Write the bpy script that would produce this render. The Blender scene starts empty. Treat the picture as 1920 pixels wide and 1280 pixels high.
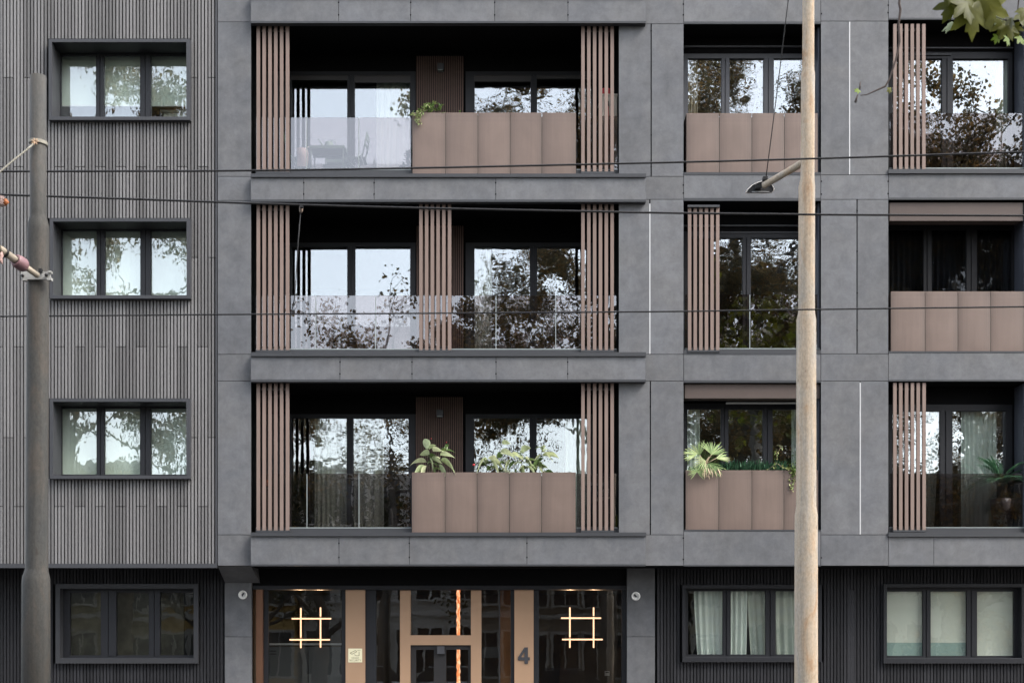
import bpy, math, random
from mathutils import Vector, Matrix
R = math.radians
SC = bpy.context.scene
C = SC.collection

# ------------------------------------------------------------------ camera, sky, sun, exposure
D, F, XV, YH, CZ = 25.0, 2700.0, 970.0, 1243.0, 1.6     # distance to the facade, focal length in px of a 1920 px wide frame, principal point, eye height
cam = bpy.data.cameras.new('camera')
cam_o = bpy.data.objects.new('camera', cam); C.objects.link(cam_o)
cam_o.location = (0, -D, CZ); cam_o.rotation_euler = (R(90), 0, 0)
cam.sensor_width = 36; cam.lens = F / 1920 * 36
cam.shift_x = (960 - XV) / 1920; cam.shift_y = (YH - 640) / 1920
cam.clip_start = .1; cam.clip_end = 2000
cam.dof.use_dof = True; cam.dof.focus_distance = 25.2; cam.dof.aperture_fstop = 5.0
SC.camera = cam_o

SUN_EL, SUN_AZ = 48, 122
wd = bpy.data.worlds.new("World"); SC.world = wd; wd.use_nodes = True
wn, wl = wd.node_tree.nodes, wd.node_tree.links
bg = wn['Background']
sky = wn.new('ShaderNodeTexSky'); sky.sky_type = 'NISHITA'; sky.sun_disc = False
sky.sun_elevation = R(SUN_EL); sky.sun_rotation = R(SUN_AZ)
sky.air_density = 1.0; sky.dust_density = 2.4; sky.ozone_density = 1.0
hs = wn.new('ShaderNodeHueSaturation'); hs.inputs['Saturation'].default_value = .42
wl.new(sky.outputs[0], hs.inputs['Color']); wl.new(hs.outputs[0], bg.inputs['Color'])
bg.inputs['Strength'].default_value = .15
sl = bpy.data.lights.new('sun', 'SUN'); sl.energy = .7; sl.angle = R(24); sl.color = (1, .96, .9)
so = bpy.data.objects.new('sun', sl); C.objects.link(so)
sdir = Vector((math.sin(R(SUN_AZ)) * math.cos(R(SUN_EL)), math.cos(R(SUN_AZ)) * math.cos(R(SUN_EL)), math.sin(R(SUN_EL))))
so.location = (0, -20, 40); so.rotation_euler = sdir.to_track_quat('Z', 'Y').to_euler()
SC.view_settings.view_transform = 'Standard'; SC.view_settings.look = 'None'
SC.view_settings.exposure = 2.1; SC.view_settings.gamma = 1
SC.render.engine = 'CYCLES'
SC.cycles.max_bounces = 10; SC.cycles.transparent_max_bounces = 16; SC.cycles.glossy_bounces = 6
SC.cycles.use_denoising = True
SC.cycles.caustics_reflective = False

# ------------------------------------------------------------------ pixel of the 1920 px frame + depth behind the facade -> metres
def X(px, d=0.0): return (px - XV) * (D + d) / F
def Z(py, d=0.0): return CZ + (YH - py) * (D + d) / F
def P(px, py, d=0.0): return Vector((X(px, d), d, Z(py, d)))

# ------------------------------------------------------------------ mesh builder
class MB:
    def __init__(s): s.v = []; s.f = []; s.t = []; s.sm = []; s.marks = []
    def use(s, mi): s.marks.append((len(s.f), mi))     # faces added from here on take material mi
    def face(s, pts, tint=1.0, smooth=False):
        n = len(s.v); s.v.extend([tuple(p) for p in pts]); s.f.append(tuple(range(n, n + len(pts)))); s.t.append(tint); s.sm.append(smooth)
    def idx(s, verts, faces, tint=1.0, smooth=False):
        n = len(s.v); s.v.extend([tuple(p) for p in verts])
        for f in faces: s.f.append(tuple(i + n for i in f)); s.t.append(tint); s.sm.append(smooth)
    def box(s, x0, x1, y0, y1, z0, z1, tint=1.0):
        if x0 > x1: x0, x1 = x1, x0
        if y0 > y1: y0, y1 = y1, y0
        if z0 > z1: z0, z1 = z1, z0
        s.idx([(x0, y0, z0), (x1, y0, z0), (x1, y1, z0), (x0, y1, z0), (x0, y0, z1), (x1, y0, z1), (x1, y1, z1), (x0, y1, z1)],
              [(0, 3, 2, 1), (4, 5, 6, 7), (0, 1, 5, 4), (1, 2, 6, 5), (2, 3, 7, 6), (3, 0, 4, 7)], tint)
    def pbox(s, px0, py0, px1, py1, d0, d1, tint=1.0):
        """box whose front face (at depth d0) covers the rectangle of photo pixels; runs straight back to depth d1"""
        s.box(X(px0, d0), X(px1, d0), d0, d1, Z(py1, d0), Z(py0, d0), tint)
    def tube(s, path, rad, n=8, tint=1.0, cap=True, smooth=True):
        path = [Vector(p) for p in path]; m = len(path)
        if not isinstance(rad, (list, tuple)): rad = [rad] * m
        b = len(s.v); side = None
        for i, p in enumerate(path):
            t = (path[min(i + 1, m - 1)] - path[max(i - 1, 0)])
            t = t.normalized() if t.length > 1e-9 else Vector((0, 0, 1))
            if side is None:
                side = t.orthogonal().normalized()
            else:
                side = side - t * side.dot(t)
                side = side.normalized() if side.length > 1e-6 else t.orthogonal().normalized()
            u = t.cross(side)
            for k in range(n):
                a = 2 * math.pi * k / n
                s.v.append(tuple(p + (side * math.cos(a) + u * math.sin(a)) * rad[i]))
        for i in range(m - 1):
            for k in range(n):
                s.f.append((b + i * n + k, b + i * n + (k + 1) % n, b + (i + 1) * n + (k + 1) % n, b + (i + 1) * n + k)); s.t.append(tint); s.sm.append(smooth)
        if cap:
            s.f.append(tuple(b + k for k in reversed(range(n)))); s.t.append(tint); s.sm.append(False)
            s.f.append(tuple(b + (m - 1) * n + k for k in range(n))); s.t.append(tint); s.sm.append(False)
    def lathe(s, prof, center, axis='Z', n=24, tint=1.0, smooth=True):
        """prof: list of (r, h)"""
        c = Vector(center); b = len(s.v)
        for r, h in prof:
            for k in range(n):
                a = 2 * math.pi * k / n
                q = (r * math.cos(a), r * math.sin(a), h)
                if axis == 'Y': q = (q[0], -q[2], q[1])
                s.v.append(tuple(c + Vector(q)))
        for i in range(len(prof) - 1):
            for k in range(n):
                s.f.append((b + i * n + k, b + i * n + (k + 1) % n, b + (i + 1) * n + (k + 1) % n, b + (i + 1) * n + k)); s.t.append(tint); s.sm.append(smooth)
        s.f.append(tuple(b + k for k in reversed(range(n)))); s.t.append(tint); s.sm.append(False)
        s.f.append(tuple(b + (len(prof) - 1) * n + k for k in range(n))); s.t.append(tint); s.sm.append(False)
    def build(s, name, mat, parent=None):
        me = bpy.data.meshes.new(name); me.from_pydata(s.v, [], s.f)
        a = me.attributes.new('tint', 'FLOAT', 'FACE'); a.data.foreach_set('value', s.t)
        me.polygons.foreach_set('use_smooth', s.sm)
        for m_ in (mat if isinstance(mat, (list, tuple)) else [mat]): me.materials.append(m_)
        if s.marks:
            ids = [0] * len(s.f)
            for i0, mi in s.marks:
                for i in range(i0, len(ids)): ids[i] = mi
            me.polygons.foreach_set('material_index', ids)
        me.update()
        o = bpy.data.objects.new(name, me); C.objects.link(o)
        if parent is not None:
            o.parent = parent
            o.matrix_parent_inverse = Matrix.Translation(-wloc(parent))
        return o
def wloc(o):
    return (wloc(o.parent) + o.matrix_parent_inverse.to_translation() + o.location) if o.parent else o.location.copy()
def tag(o, label, cat, group=None, kind=None):
    if label: o['label'] = label
    if cat: o['category'] = cat
    if group: o['group'] = group
    if kind: o['kind'] = kind
    return o
def thing(name, label, cat, loc=(0, 0, 0), group=None):
    o = bpy.data.objects.new(name, None); C.objects.link(o); o.location = loc; o.empty_display_size = .2
    return tag(o, label, cat, group)
def copy_tree(o, parent=None):
    c = o.copy(); C.objects.link(c)
    if parent is not None: c.parent = parent
    for ch in list(o.children): copy_tree(ch, c)
    return c

# ------------------------------------------------------------------ materials
def node_mat(name):
    m = bpy.data.materials.new(name); m.use_nodes = True
    return m, m.node_tree.nodes, m.node_tree.links, m.node_tree.nodes['Principled BSDF']
def coords(n, l, scale=(1, 1, 1), tint_offset=False):
    tc = n.new('ShaderNodeTexCoord'); mp = n.new('ShaderNodeMapping'); mp.inputs['Scale'].default_value = scale
    l.new(tc.outputs['Object'], mp.inputs['Vector'])
    if tint_offset:
        at = n.new('ShaderNodeAttribute'); at.attribute_name = 'tint'
        ml = n.new('ShaderNodeMath'); ml.operation = 'MULTIPLY'; ml.inputs[1].default_value = 91.7
        l.new(at.outputs['Fac'], ml.inputs[0]); l.new(ml.outputs[0], mp.inputs['Location'])
    return mp.outputs[0]
def noise(n, l, vec, scale, detail=5, rough=.6, dist=0.0):
    t = n.new('ShaderNodeTexNoise'); t.inputs['Scale'].default_value = scale; t.inputs['Detail'].default_value = detail
    t.inputs['Roughness'].default_value = rough; t.inputs['Distortion'].default_value = dist
    l.new(vec, t.inputs['Vector']); return t.outputs['Fac']
def rng(n, l, val, a, b, c, d):
    m = n.new('ShaderNodeMapRange'); m.inputs[1].default_value = a; m.inputs[2].default_value = b; m.inputs[3].default_value = c; m.inputs[4].default_value = d
    l.new(val, m.inputs[0]); return m.outputs[0]
def mul(n, l, a, b):
    m = n.new('ShaderNodeMath'); m.operation = 'MULTIPLY'; l.new(a, m.inputs[0])
    if isinstance(b, float): m.inputs[1].default_value = b
    else: l.new(b, m.inputs[1])
    return m.outputs[0]
def ramp(n, l, val, stops):
    r = n.new('ShaderNodeValToRGB'); cr = r.color_ramp
    while len(cr.elements) > 1: cr.elements.remove(cr.elements[-1])
    cr.elements[0].position = stops[0][0]; cr.elements[0].color = (*stops[0][1], 1)
    for p, c in stops[1:]:
        e = cr.elements.new(p); e.color = (*c, 1)
    l.new(val, r.inputs[0]); return r.outputs[0]
def scale_col(n, l, col, fac):
    v = n.new('ShaderNodeVectorMath'); v.operation = 'SCALE'
    if isinstance(col, tuple): v.inputs[0].default_value = col
    else: l.new(col, v.inputs[0])
    l.new(fac, v.inputs['Scale']); return v.outputs[0]
def mix_col(n, l, fac, a, b):
    m = n.new('ShaderNodeMix'); m.data_type = 'RGBA'
    l.new(fac, m.inputs[0])
    for sock, v in ((m.inputs[6], a), (m.inputs[7], b)):
        if isinstance(v, tuple): sock.default_value = (*v, 1)
        else: l.new(v, sock)
    return m.outputs[2]
def add_bump(n, l, b, h, strength, dist=.01):
    bp = n.new('ShaderNodeBump'); bp.inputs['Strength'].default_value = strength; bp.inputs['Distance'].default_value = dist
    l.new(h, bp.inputs['Height']); l.new(bp.outputs[0], b.inputs['Normal'])

def mk(name, col, rough=.6, spec=.4, metal=0.0, var=.08, vscale=3.0, tint=False, bump=0.0, bscale=80.0, stretch=(1, 1, 1)):
    m, n, l, b = node_mat(name)
    vec = coords(n, l, stretch)
    f = rng(n, l, noise(n, l, vec, vscale), .25, .75, 1 - var, 1 + var)
    if tint:
        at = n.new('ShaderNodeAttribute'); at.attribute_name = 'tint'; f = mul(n, l, f, at.outputs['Fac'])
    l.new(scale_col(n, l, tuple(col), f), b.inputs['Base Color'])
    b.inputs['Roughness'].default_value = rough; b.inputs['Metallic'].default_value = metal; b.inputs['Specular IOR Level'].default_value = spec
    if bump: add_bump(n, l, b, noise(n, l, coords(n, l), bscale, 3), bump)
    return m

def panel_mat(name, base, warm):
    m, n, l, b = node_mat(name)
    vec = coords(n, l, (1, 1, 1), True)
    big = rng(n, l, noise(n, l, vec, .9, 6, .62, .3), .3, .72, .87, 1.12)
    mid = rng(n, l, noise(n, l, vec, 4.2, 9, .78, .25), .36, .70, .87, 1.29)
    drip = rng(n, l, noise(n, l, coords(n, l, (5, 5, .55), True), 1.6, 4, .6), .3, .7, .955, 1.04)
    at = n.new('ShaderNodeAttribute'); at.attribute_name = 'tint'
    f = mul(n, l, mul(n, l, mul(n, l, big, mid), drip), at.outputs['Fac'])
    spk = rng(n, l, noise(n, l, vec, 60, 2), .66, .74, 0, .35)
    c = mix_col(n, l, rng(n, l, noise(n, l, vec, 1.1, 4, .6, .5), .35, .7, 0, 1), base, warm)
    c = scale_col(n, l, c, f)
    c = mix_col(n, l, spk, c, (base[0] * 1.6, base[1] * 1.6, base[2] * 1.6))
    l.new(c, b.inputs['Base Color']); b.inputs['Roughness'].default_value = .62; b.inputs['Specular IOR Level'].default_value = .3
    return m

def glass_mat(name, tint, r0, wave, wscale=(9, 1, 5), wdist=.0012, fine=0.0):
    m, n, l, b = node_mat(name); n.remove(b)
    out = n['Material Output']
    tr = n.new('ShaderNodeBsdfTransparent'); tr.inputs[0].default_value = (*tint, 1)
    gl = n.new('ShaderNodeBsdfGlossy'); gl.inputs['Roughness'].default_value = 0.0; gl.inputs['Color'].default_value = (.96, .98, 1, 1)
    lw = n.new('ShaderNodeLayerWeight'); lw.inputs['Blend'].default_value = .5
    pw = n.new('ShaderNodeMath'); pw.operation = 'POWER'; pw.inputs[1].default_value = 5; l.new(lw.outputs['Facing'], pw.inputs[0])
    fac = rng(n, l, pw.outputs[0], 0, 1, r0, 1)
    mx = n.new('ShaderNodeMixShader'); l.new(fac, mx.inputs[0]); l.new(tr.outputs[0], mx.inputs[1]); l.new(gl.outputs[0], mx.inputs[2])
    l.new(mx.outputs[0], out.inputs['Surface'])
    if wave:
        h = noise(n, l, coords(n, l, wscale), 1.0, 1.2, .5, .25)
        bp = n.new('ShaderNodeBump'); bp.inputs['Strength'].default_value = 1.0; bp.inputs['Distance'].default_value = wdist * wave
        l.new(h, bp.inputs['Height']); l.new(bp.outputs[0], gl.inputs['Normal'])
    return m

def emit_mat(name, col, s):
    m, n, l, b = node_mat(name)
    b.inputs['Base Color'].default_value = (*col, 1); b.inputs['Emission Color'].default_value = (*col, 1); b.inputs['Emission Strength'].default_value = s
    return m

def leaf_mat(name, stops, trans=.35, rough=.5):
    m, n, l, b = node_mat(name)
    at = n.new('ShaderNodeAttribute'); at.attribute_name = 'tint'
    c = ramp(n, l, at.outputs['Fac'], stops)
    v = rng(n, l, noise(n, l, coords(n, l), 14, 4), .3, .7, .75, 1.25)
    c = scale_col(n, l, c, v)
    l.new(c, b.inputs['Base Color']); b.inputs['Roughness'].default_value = rough; b.inputs['Specular IOR Level'].default_value = .35
    tl = n.new('ShaderNodeBsdfTranslucent'); l.new(c, tl.inputs[0])
    mx = n.new('ShaderNodeMixShader'); mx.inputs[0].default_value = trans
    l.new(b.outputs[0], mx.inputs[1]); l.new(tl.outputs[0], mx.inputs[2]); l.new(mx.outputs[0], n['Material Output'].inputs['Surface'])
    return m

m_panel = panel_mat('cement_panel', (.095, .0975, .104), (.105, .1045, .1055))
m_dark = mk('shade_black', (.004, .004, .0044), .85, .1)  # near black: deep shade of loggias and soffit put into the colour
m_void = mk('joint_black', (.004, .004, .0045), .9, .1)
m_frame = mk('charcoal_aluminium', (.013, .0135, .016), .5, .3, var=.05)
m_frame2 = mk('grey_aluminium', (.048, .049, .054), .5, .4, var=.06)
m_cap = mk('coping_metal', (.034, .0355, .039), .5, .35, var=.07, stretch=(1, 1, 4))
m_box = mk('window_box_metal', (.038, .039, .043), .55, .3, var=.06)
m_rib = mk('cement_rib', (.136, .133, .132), .8, .2, var=.13, vscale=40, tint=True, stretch=(1, 1, .6), bump=.3, bscale=160)
m_ribdark = mk('charcoal_rib', (.020, .020, .0222), .75, .2, var=.14, vscale=12, tint=True, bump=.25, bscale=120)
m_ribbrown = mk('brown_rib', (.105, .070, .058), .65, .25, var=.12, vscale=9)
m_slat = mk('taupe_slat', (.18, .132, .111), .6, .25, var=.07, vscale=2.5, tint=True, stretch=(1, 1, .5))
m_brown = mk('brown_rail', (.072, .054, .046), .5, .3)
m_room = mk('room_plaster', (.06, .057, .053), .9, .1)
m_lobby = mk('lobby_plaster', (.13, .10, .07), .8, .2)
m_bronze = mk('bronze_metal', (.37, .235, .145), .42, .45, metal=.25, var=.05, vscale=2, stretch=(1, 1, .3))
m_bronze_d = mk('dark_bronze', (.025, .02, .018), .45, .45)
m_white = mk('white_enamel', (.74, .73, .70), .4, .5, var=.05)
m_copper = mk('copper_sheet', (.17, .085, .05), .4, .5, metal=.7)
m_black = mk('black_rubber', (.014, .013, .013), .55, .4)
m_wire = mk('weathered_wire', (.012, .011, .0105), .5, .4, var=.3, vscale=30)
m_concrete = mk('concrete', (.3, .29, .28), .9, .15, var=.15)
m_glass = glass_mat('window_glass_flat', (.90, .93, .91), .182, .25, (3, 1, 2), .0012)
m_glassw = glass_mat('window_glass_wavy', (.90, .93, .91), .182, 1.0, (6, 1, 8), .0007)
m_glassv = glass_mat('window_glass_streaked', (.94, .97, .94), .15, 1.0, (9, 1, 4), .0006)
m_glassd = glass_mat('window_glass_dim', (.42, .44, .46), .022, .5, (5, 1, 5), .0012)
m_glassg = glass_mat('ground_window_glass', (.93, .95, .93), .125, .5, (5, 1, 5), .0010)
m_glassl = glass_mat('lobby_glass', (.84, .84, .82), .066, .35, (3, 1, 3), .0010)
m_glassq = glass_mat('dim_ground_glass', (.80, .80, .76), .05, .5, (4, 1, 4), .001)
m_rail = glass_mat('bronze_railing_glass', (.66, .62, .615), .10, .22, (4, 1, 4), .0010)
m_edge = mk('glass_edge', (.20, .225, .22), .3, .6)
m_led = mk('white_light_profile', (.40, .40, .40), .5, .3, var=.05)
m_glow = emit_mat('pendant_glow', (1.0, .60, .37), .66)
m_rope = None
m_blind = mk('roller_blind', (.80, .85, .78), .8, .2, var=.04, vscale=1.2)
m_curtain = mk('sheer_curtain', (.80, .80, .74), .9, .1, var=.1)
m_curtain_d = mk('grey_curtain', (.62, .61, .56), .9, .1, var=.1)

def planter_mat():
    m, n, l, b = node_mat('brown_cladding')
    vec = coords(n, l, (1, 1, 1))
    f = mul(n, l, rng(n, l, noise(n, l, vec, 1.3, 4, .55, .6), .3, .7, .90, 1.08), rng(n, l, noise(n, l, coords(n, l, (9, 9, .7)), 1.5, 6), .3, .7, .93, 1.05))
    at = n.new('ShaderNodeAttribute'); at.attribute_name = 'tint'; f = mul(n, l, f, at.outputs['Fac'])
    l.new(scale_col(n, l, (.134, .096, .078), f), b.inputs['Base Color'])
    b.inputs['Roughness'].default_value = .5; b.inputs['Specular IOR Level'].default_value = .4
    add_bump(n, l, b, noise(n, l, coords(n, l), 130, 2), .12)
    return m
m_planter = planter_mat()

def pole_mat(name, stops, dark):
    m, n, l, b = node_mat(name)
    big = noise(n, l, coords(n, l, (3.2, 3.2, 1.0)), 1.5, 8, .7, 1.0)
    c = ramp(n, l, big, stops)
    g = rng(n, l, noise(n, l, coords(n, l, (1, 1, .5)), 60, 5, .8), .3, .7, .74, 1.22)
    st = rng(n, l, noise(n, l, coords(n, l, (34, 34, 1.1)), 1.0, 6, .7), .3, .7, .80, 1.14)
    c = scale_col(n, l, c, mul(n, l, g, st))
    c = mix_col(n, l, rng(n, l, noise(n, l, coords(n, l, (1, 1, .35)), 20, 5, .7), .62, .70, 0, .8), c, dark)
    l.new(c, b.inputs['Base Color']); b.inputs['Roughness'].default_value = .68; b.inputs['Specular IOR Level'].default_value = .3
    add_bump(n, l, b, noise(n, l, coords(n, l), 70, 4), .25)
    return m
m_polew = pole_mat('rusted_galvanised', [(.25, (.37, .19, .095)), (.34, (.46, .30, .18)), (.43, (.50, .39, .275)), (.56, (.48, .405, .315)), (.68, (.38, .35, .31))], (.2, .13, .09))
m_poleg = pole_mat('grey_brown_galvanised', [(.3, (.052, .052, .049)), (.5, (.064, .061, .054)), (.62, (.078, .067, .055)), (.75, (.09, .075, .06))], (.045, .038, .03))

def rope_mat():
    m, n, l, b = node_mat('glowing_copper_strands')
    f = noise(n, l, coords(n, l, (30, 30, 12)), 1.0, 4, .6, .6)
    c = ramp(n, l, f, [(.3, (.55, .10, .025)), (.47, (1.0, .33, .12)), (.62, (1.0, .66, .44))])
    l.new(c, b.inputs['Emission Color']); l.new(c, b.inputs['Base Color']); b.inputs['Emission Strength'].default_value = .42
    return m
m_rope = rope_mat()

# ------------------------------------------------------------------ ground
def sheet(name, x0, x1, y0, y1, z, mat, kind='structure'):
    mb = MB(); mb.face([(x0, y0, z), (x1, y0, z), (x1, y1, z), (x0, y1, z)]); o = mb.build(name, mat); o['kind'] = kind; return o
m_asph = mk('asphalt', (.04, .04, .042), .9, .2, var=.2, vscale=2, bump=.4)
m_pave = mk('paving_stone', (.15, .145, .14), .85, .2, var=.15, vscale=2)
m_soil = mk('ground_earth', (.09, .085, .07), .95, .1, var=.2)
sheet('ground', -600, 600, -600, 600, -.02, m_soil)
sheet('road', -120, 120, -26.5, -4.5, 0, m_asph)
mb = MB(); mb.box(-120, 120, -4.4, 8, -.01, .14); mb.build('pavement', m_pave)['kind'] = 'structure'
mb = MB(); mb.box(-120, 120, -44, -26.6, -.01, .14); mb.build('pavement', m_pave)['kind'] = 'structure'
mb = MB(); mb.box(-120, 120, -4.55, -4.4, -.01, .15); mb.build('kerb', m_concrete)['kind'] = 'structure'
mb = MB(); mb.box(-120, 120, -26.6, -26.45, -.01, .15); mb.build('kerb', m_concrete)['kind'] = 'structure'

# ------------------------------------------------------------------ the apartment building
B = thing('apartment_building', 'dark grey panelled apartment building with deep balconies, brown slatted screens and entrance number 4', 'building')
rnd = random.Random(7)
ZT = Z(-330)          # roof level

# --- structural cores: piers (full height) and floor slabs between them, all dark
mb = MB()
GZ = Z(1060)          # underside of the first floor
def pier_core(px0, px1): mb.box(X(px0) + .012, X(px1) - .012, .034, 1.36, GZ + .01, ZT)
for a, b_ in ((408, 471), (1160, 1282), (1539, 1666), (1926, 2980)): pier_core(a, b_)
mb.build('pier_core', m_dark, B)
mb = MB()
def slab(px0, px1, ytop, ybot, d0=.034): mb.box(X(px0), X(px1), d0, 1.36, Z(ybot), Z(ytop))
for y0, y1 in ((-8, 43), (327, 378), (661, 714), (999, 1060)): slab(471.5, 1159.5, y0, y1)
for y0, y1 in ((-10, 44), (323, 376), (657, 714), (994, 1060)): slab(1282.5, 1538.5, y0, y1)
for y0, y1 in ((-12, 36), (318, 373), (659, 713), (998, 1060)): slab(1666.5, 1925.5, y0, y1)
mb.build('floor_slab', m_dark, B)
# --- back mass, roof and the top storey wall above the frame
mb = MB()
mb.box(X(-420), X(2980), 5.0, 14, .14, ZT - .02)
mb.box(X(-420), X(408), .5, 4.98, Z(-20), ZT - .01)
mb.box(X(471.5), X(1159.5), 1.0, 4.97, Z(-10), ZT - .015)
mb.box(X(1282.5), X(1538.5), .8, 4.97, Z(-12), ZT - .015)
mb.box(X(1666.5), X(1925.5), .8, 4.97, Z(-14), ZT - .015)
mb.build('rear_mass', m_dark, B)

# --- pier cladding
def clad(name, rects, dots=(), d0=0.0, th=.022, gap=.0045, mat=m_panel, parent=B):
    mb = MB()
    for (x0, y0, x1, y1) in rects:
        t = rnd.uniform(.89, 1.10)
        mb.box(X(x0, d0) + gap, X(x1, d0) - gap, d0, d0 + th, Z(y1, d0) + gap, Z(y0, d0) - gap, t)
    mb.use(1)
    for xm, ys in dots:
        for y in ys: mb.pbox(xm - 1.2, y - 1.2, xm + 1.2, y + 1.2, -.004, .02)
    return mb.build(name, [mat, m_void], parent)
rowsY = [(-330, -190), (-190, -8), (-8, 41.5), (41.5, 331), (331, 376), (376, 664), (664, 714), (714, 1002), (1002, 1060)]
clad('pier', [(408, a, 471, b_) for a, b_ in rowsY])
rr = []
for a, b_ in [(-330, -8), (-8, 45), (331, 374), (664, 714), (1002, 1060)]: rr.append((1160, a, 1282, b_))
for (a, b_), xm in zip([(45, 331), (374, 664), (714, 1002)], (1221, 1218.5, 1219.5)):
    rr += [(1160, a, xm - .6, b_), (xm + .6, a, 1282, b_)]
clad('pier', rr, ((1221, (58, 253, 300, 312)), (1219.5, (735, 762, 822, 881, 982)), (1281.3, (8, 28, 347, 362, 1008, 1048))))
rr = []
for a, b_ in [(-330, -8), (-8, 40), (328, 374), (663, 714), (1002, 1060)]: rr.append((1539, a, 1666, b_))
for (a, b_), xm in zip([(40, 328), (374, 663), (714, 1002)], (1593, 1607, 1613)):
    rr += [(1539, a, xm - .6, b_), (xm + .6, a, 1666, b_)]
clad('pier', rr, ((1607, (395, 471, 549, 619)), (1540.2, (26, 340, 364, 1045)), (1665.3, (10, 24, 340, 363))))
clad('pier', [(1926, a, 2080, b_) for a, b_ in rowsY])
clad('pier', [(x, a, x + 180, b_) for x in (2080, 2260, 2440, 2620, 2800) for a, b_ in rowsY])
# white light profiles in the vertical joints
for xm, a, b_ in ((1218.5, 382, 663), (1593, 41, 327), (1613, 717, 1001)):
    mb = MB(); mb.pbox(xm - 1.15, a, xm + 1.15, b_, -.004, .03); mb.build('light_strip', m_led, B)

# --- projecting beams of the middle bay
def beam_mid(yc0, yc1, yp1, yb1, joints):
    d = -.12
    mb = MB(); xs = [470] + joints + [1210]
    for a, b_ in zip(xs[:-1], xs[1:]):
        mb.box(X(a, d) + .004, X(b_, d) - .004, d, d + .022, Z(yp1, d) + .002, Z(yc1, d) - .002, rnd.uniform(.94, 1.07))
    # end return and core
    mb.box(X(1210, d) - .0035, X(1210, d) + .016, d + .001, -.004, Z(yp1, d) + .002, Z(yc1, d) - .002, 1.0)
    mb.use(1)
    for j in joints:
        for q in (.25, .75): mb.pbox(j - 1.1, yc1 + (yp1 - yc1) * q - 1.2, j + 1.1, yc1 + (yp1 - yc1) * q + 1.2, d - .004, d + .01)
    bm_ = mb.build('beam', [m_panel, m_void], B)
    mb = MB(); mb.box(X(470, d) + .01, X(1210, d) - .012, d + .024, .03, Z(yb1 - 1, d) + .02, Z(yc0, d) - .02); mb.build('core', m_void, bm_)
    mb = MB(); mb.pbox(470, yc0, 1211.5, yc1, d - .035, .032)
    mb.pbox(470, yp1, 1211, yb1, d - .006, -.002); mb.build('coping', m_cap, bm_)
beam_mid(-14, -7, 40, 43.5, [635, 770, 927.5, 1065])
beam_mid(325.5, 332, 374.5, 378.5, [569.5, 701.5, 929.5])
beam_mid(660, 667.5, 711.5, 715.5, [637.5, 772.5, 930, 1064.5])
beam_mid(997.5, 1004.5, 1057.5, 1060.5, [635.5, 767.5, 988])
# --- flush beams of the right hand bays
def beam_flush(x0, x1, yc0, yc1, yp1, yb1, joints=(), proud=.0):
    mb = MB(); xs = [x0] + list(joints) + [x1]
    for a, b_ in zip(xs[:-1], xs[1:]):
        mb.box(X(a) + .004, X(b_) - .004, 0, .022, Z(yp1) + .002, Z(yc1) - .002, rnd.uniform(.94, 1.07))
    bm_ = mb.build('beam', m_panel, B)
    mb = MB(); mb.pbox(x0, yc0, x1, yc1, -.006 - proud, .034); mb.pbox(x0, yp1, x1, yb1, -.004, .033); mb.build('coping', m_cap, bm_)
beam_flush(1282, 1539, -11, -8, 41, 45)
beam_flush(1282, 1539, 323, 328, 371.5, 376.5)
beam_flush(1282, 1539, 656, 664, 713, 717)
beam_flush(1282, 1539, 992.5, 995, 1059, 1061)
beam_flush(1666, 1926, -12, -9, 34, 37)
beam_flush(1666, 1926, 317.5, 325, 371, 374.5, (), .03)
beam_flush(1666, 1926, 658, 661, 712, 714.5)
beam_flush(1666, 1926, 997.5, 1005.5, 1059, 1061, [1751], .03)

# --- rooms behind the windows
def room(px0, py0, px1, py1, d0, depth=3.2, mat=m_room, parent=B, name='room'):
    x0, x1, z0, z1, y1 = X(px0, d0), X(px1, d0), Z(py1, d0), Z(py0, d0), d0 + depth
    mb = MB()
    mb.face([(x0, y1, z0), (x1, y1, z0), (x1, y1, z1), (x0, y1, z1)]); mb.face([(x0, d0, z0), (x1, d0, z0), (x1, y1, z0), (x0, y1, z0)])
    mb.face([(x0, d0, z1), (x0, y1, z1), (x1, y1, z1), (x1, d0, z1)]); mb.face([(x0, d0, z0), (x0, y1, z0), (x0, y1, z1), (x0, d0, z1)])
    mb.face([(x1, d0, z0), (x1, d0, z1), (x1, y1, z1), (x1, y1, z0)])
    return mb.build(name, mat, parent)

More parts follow.
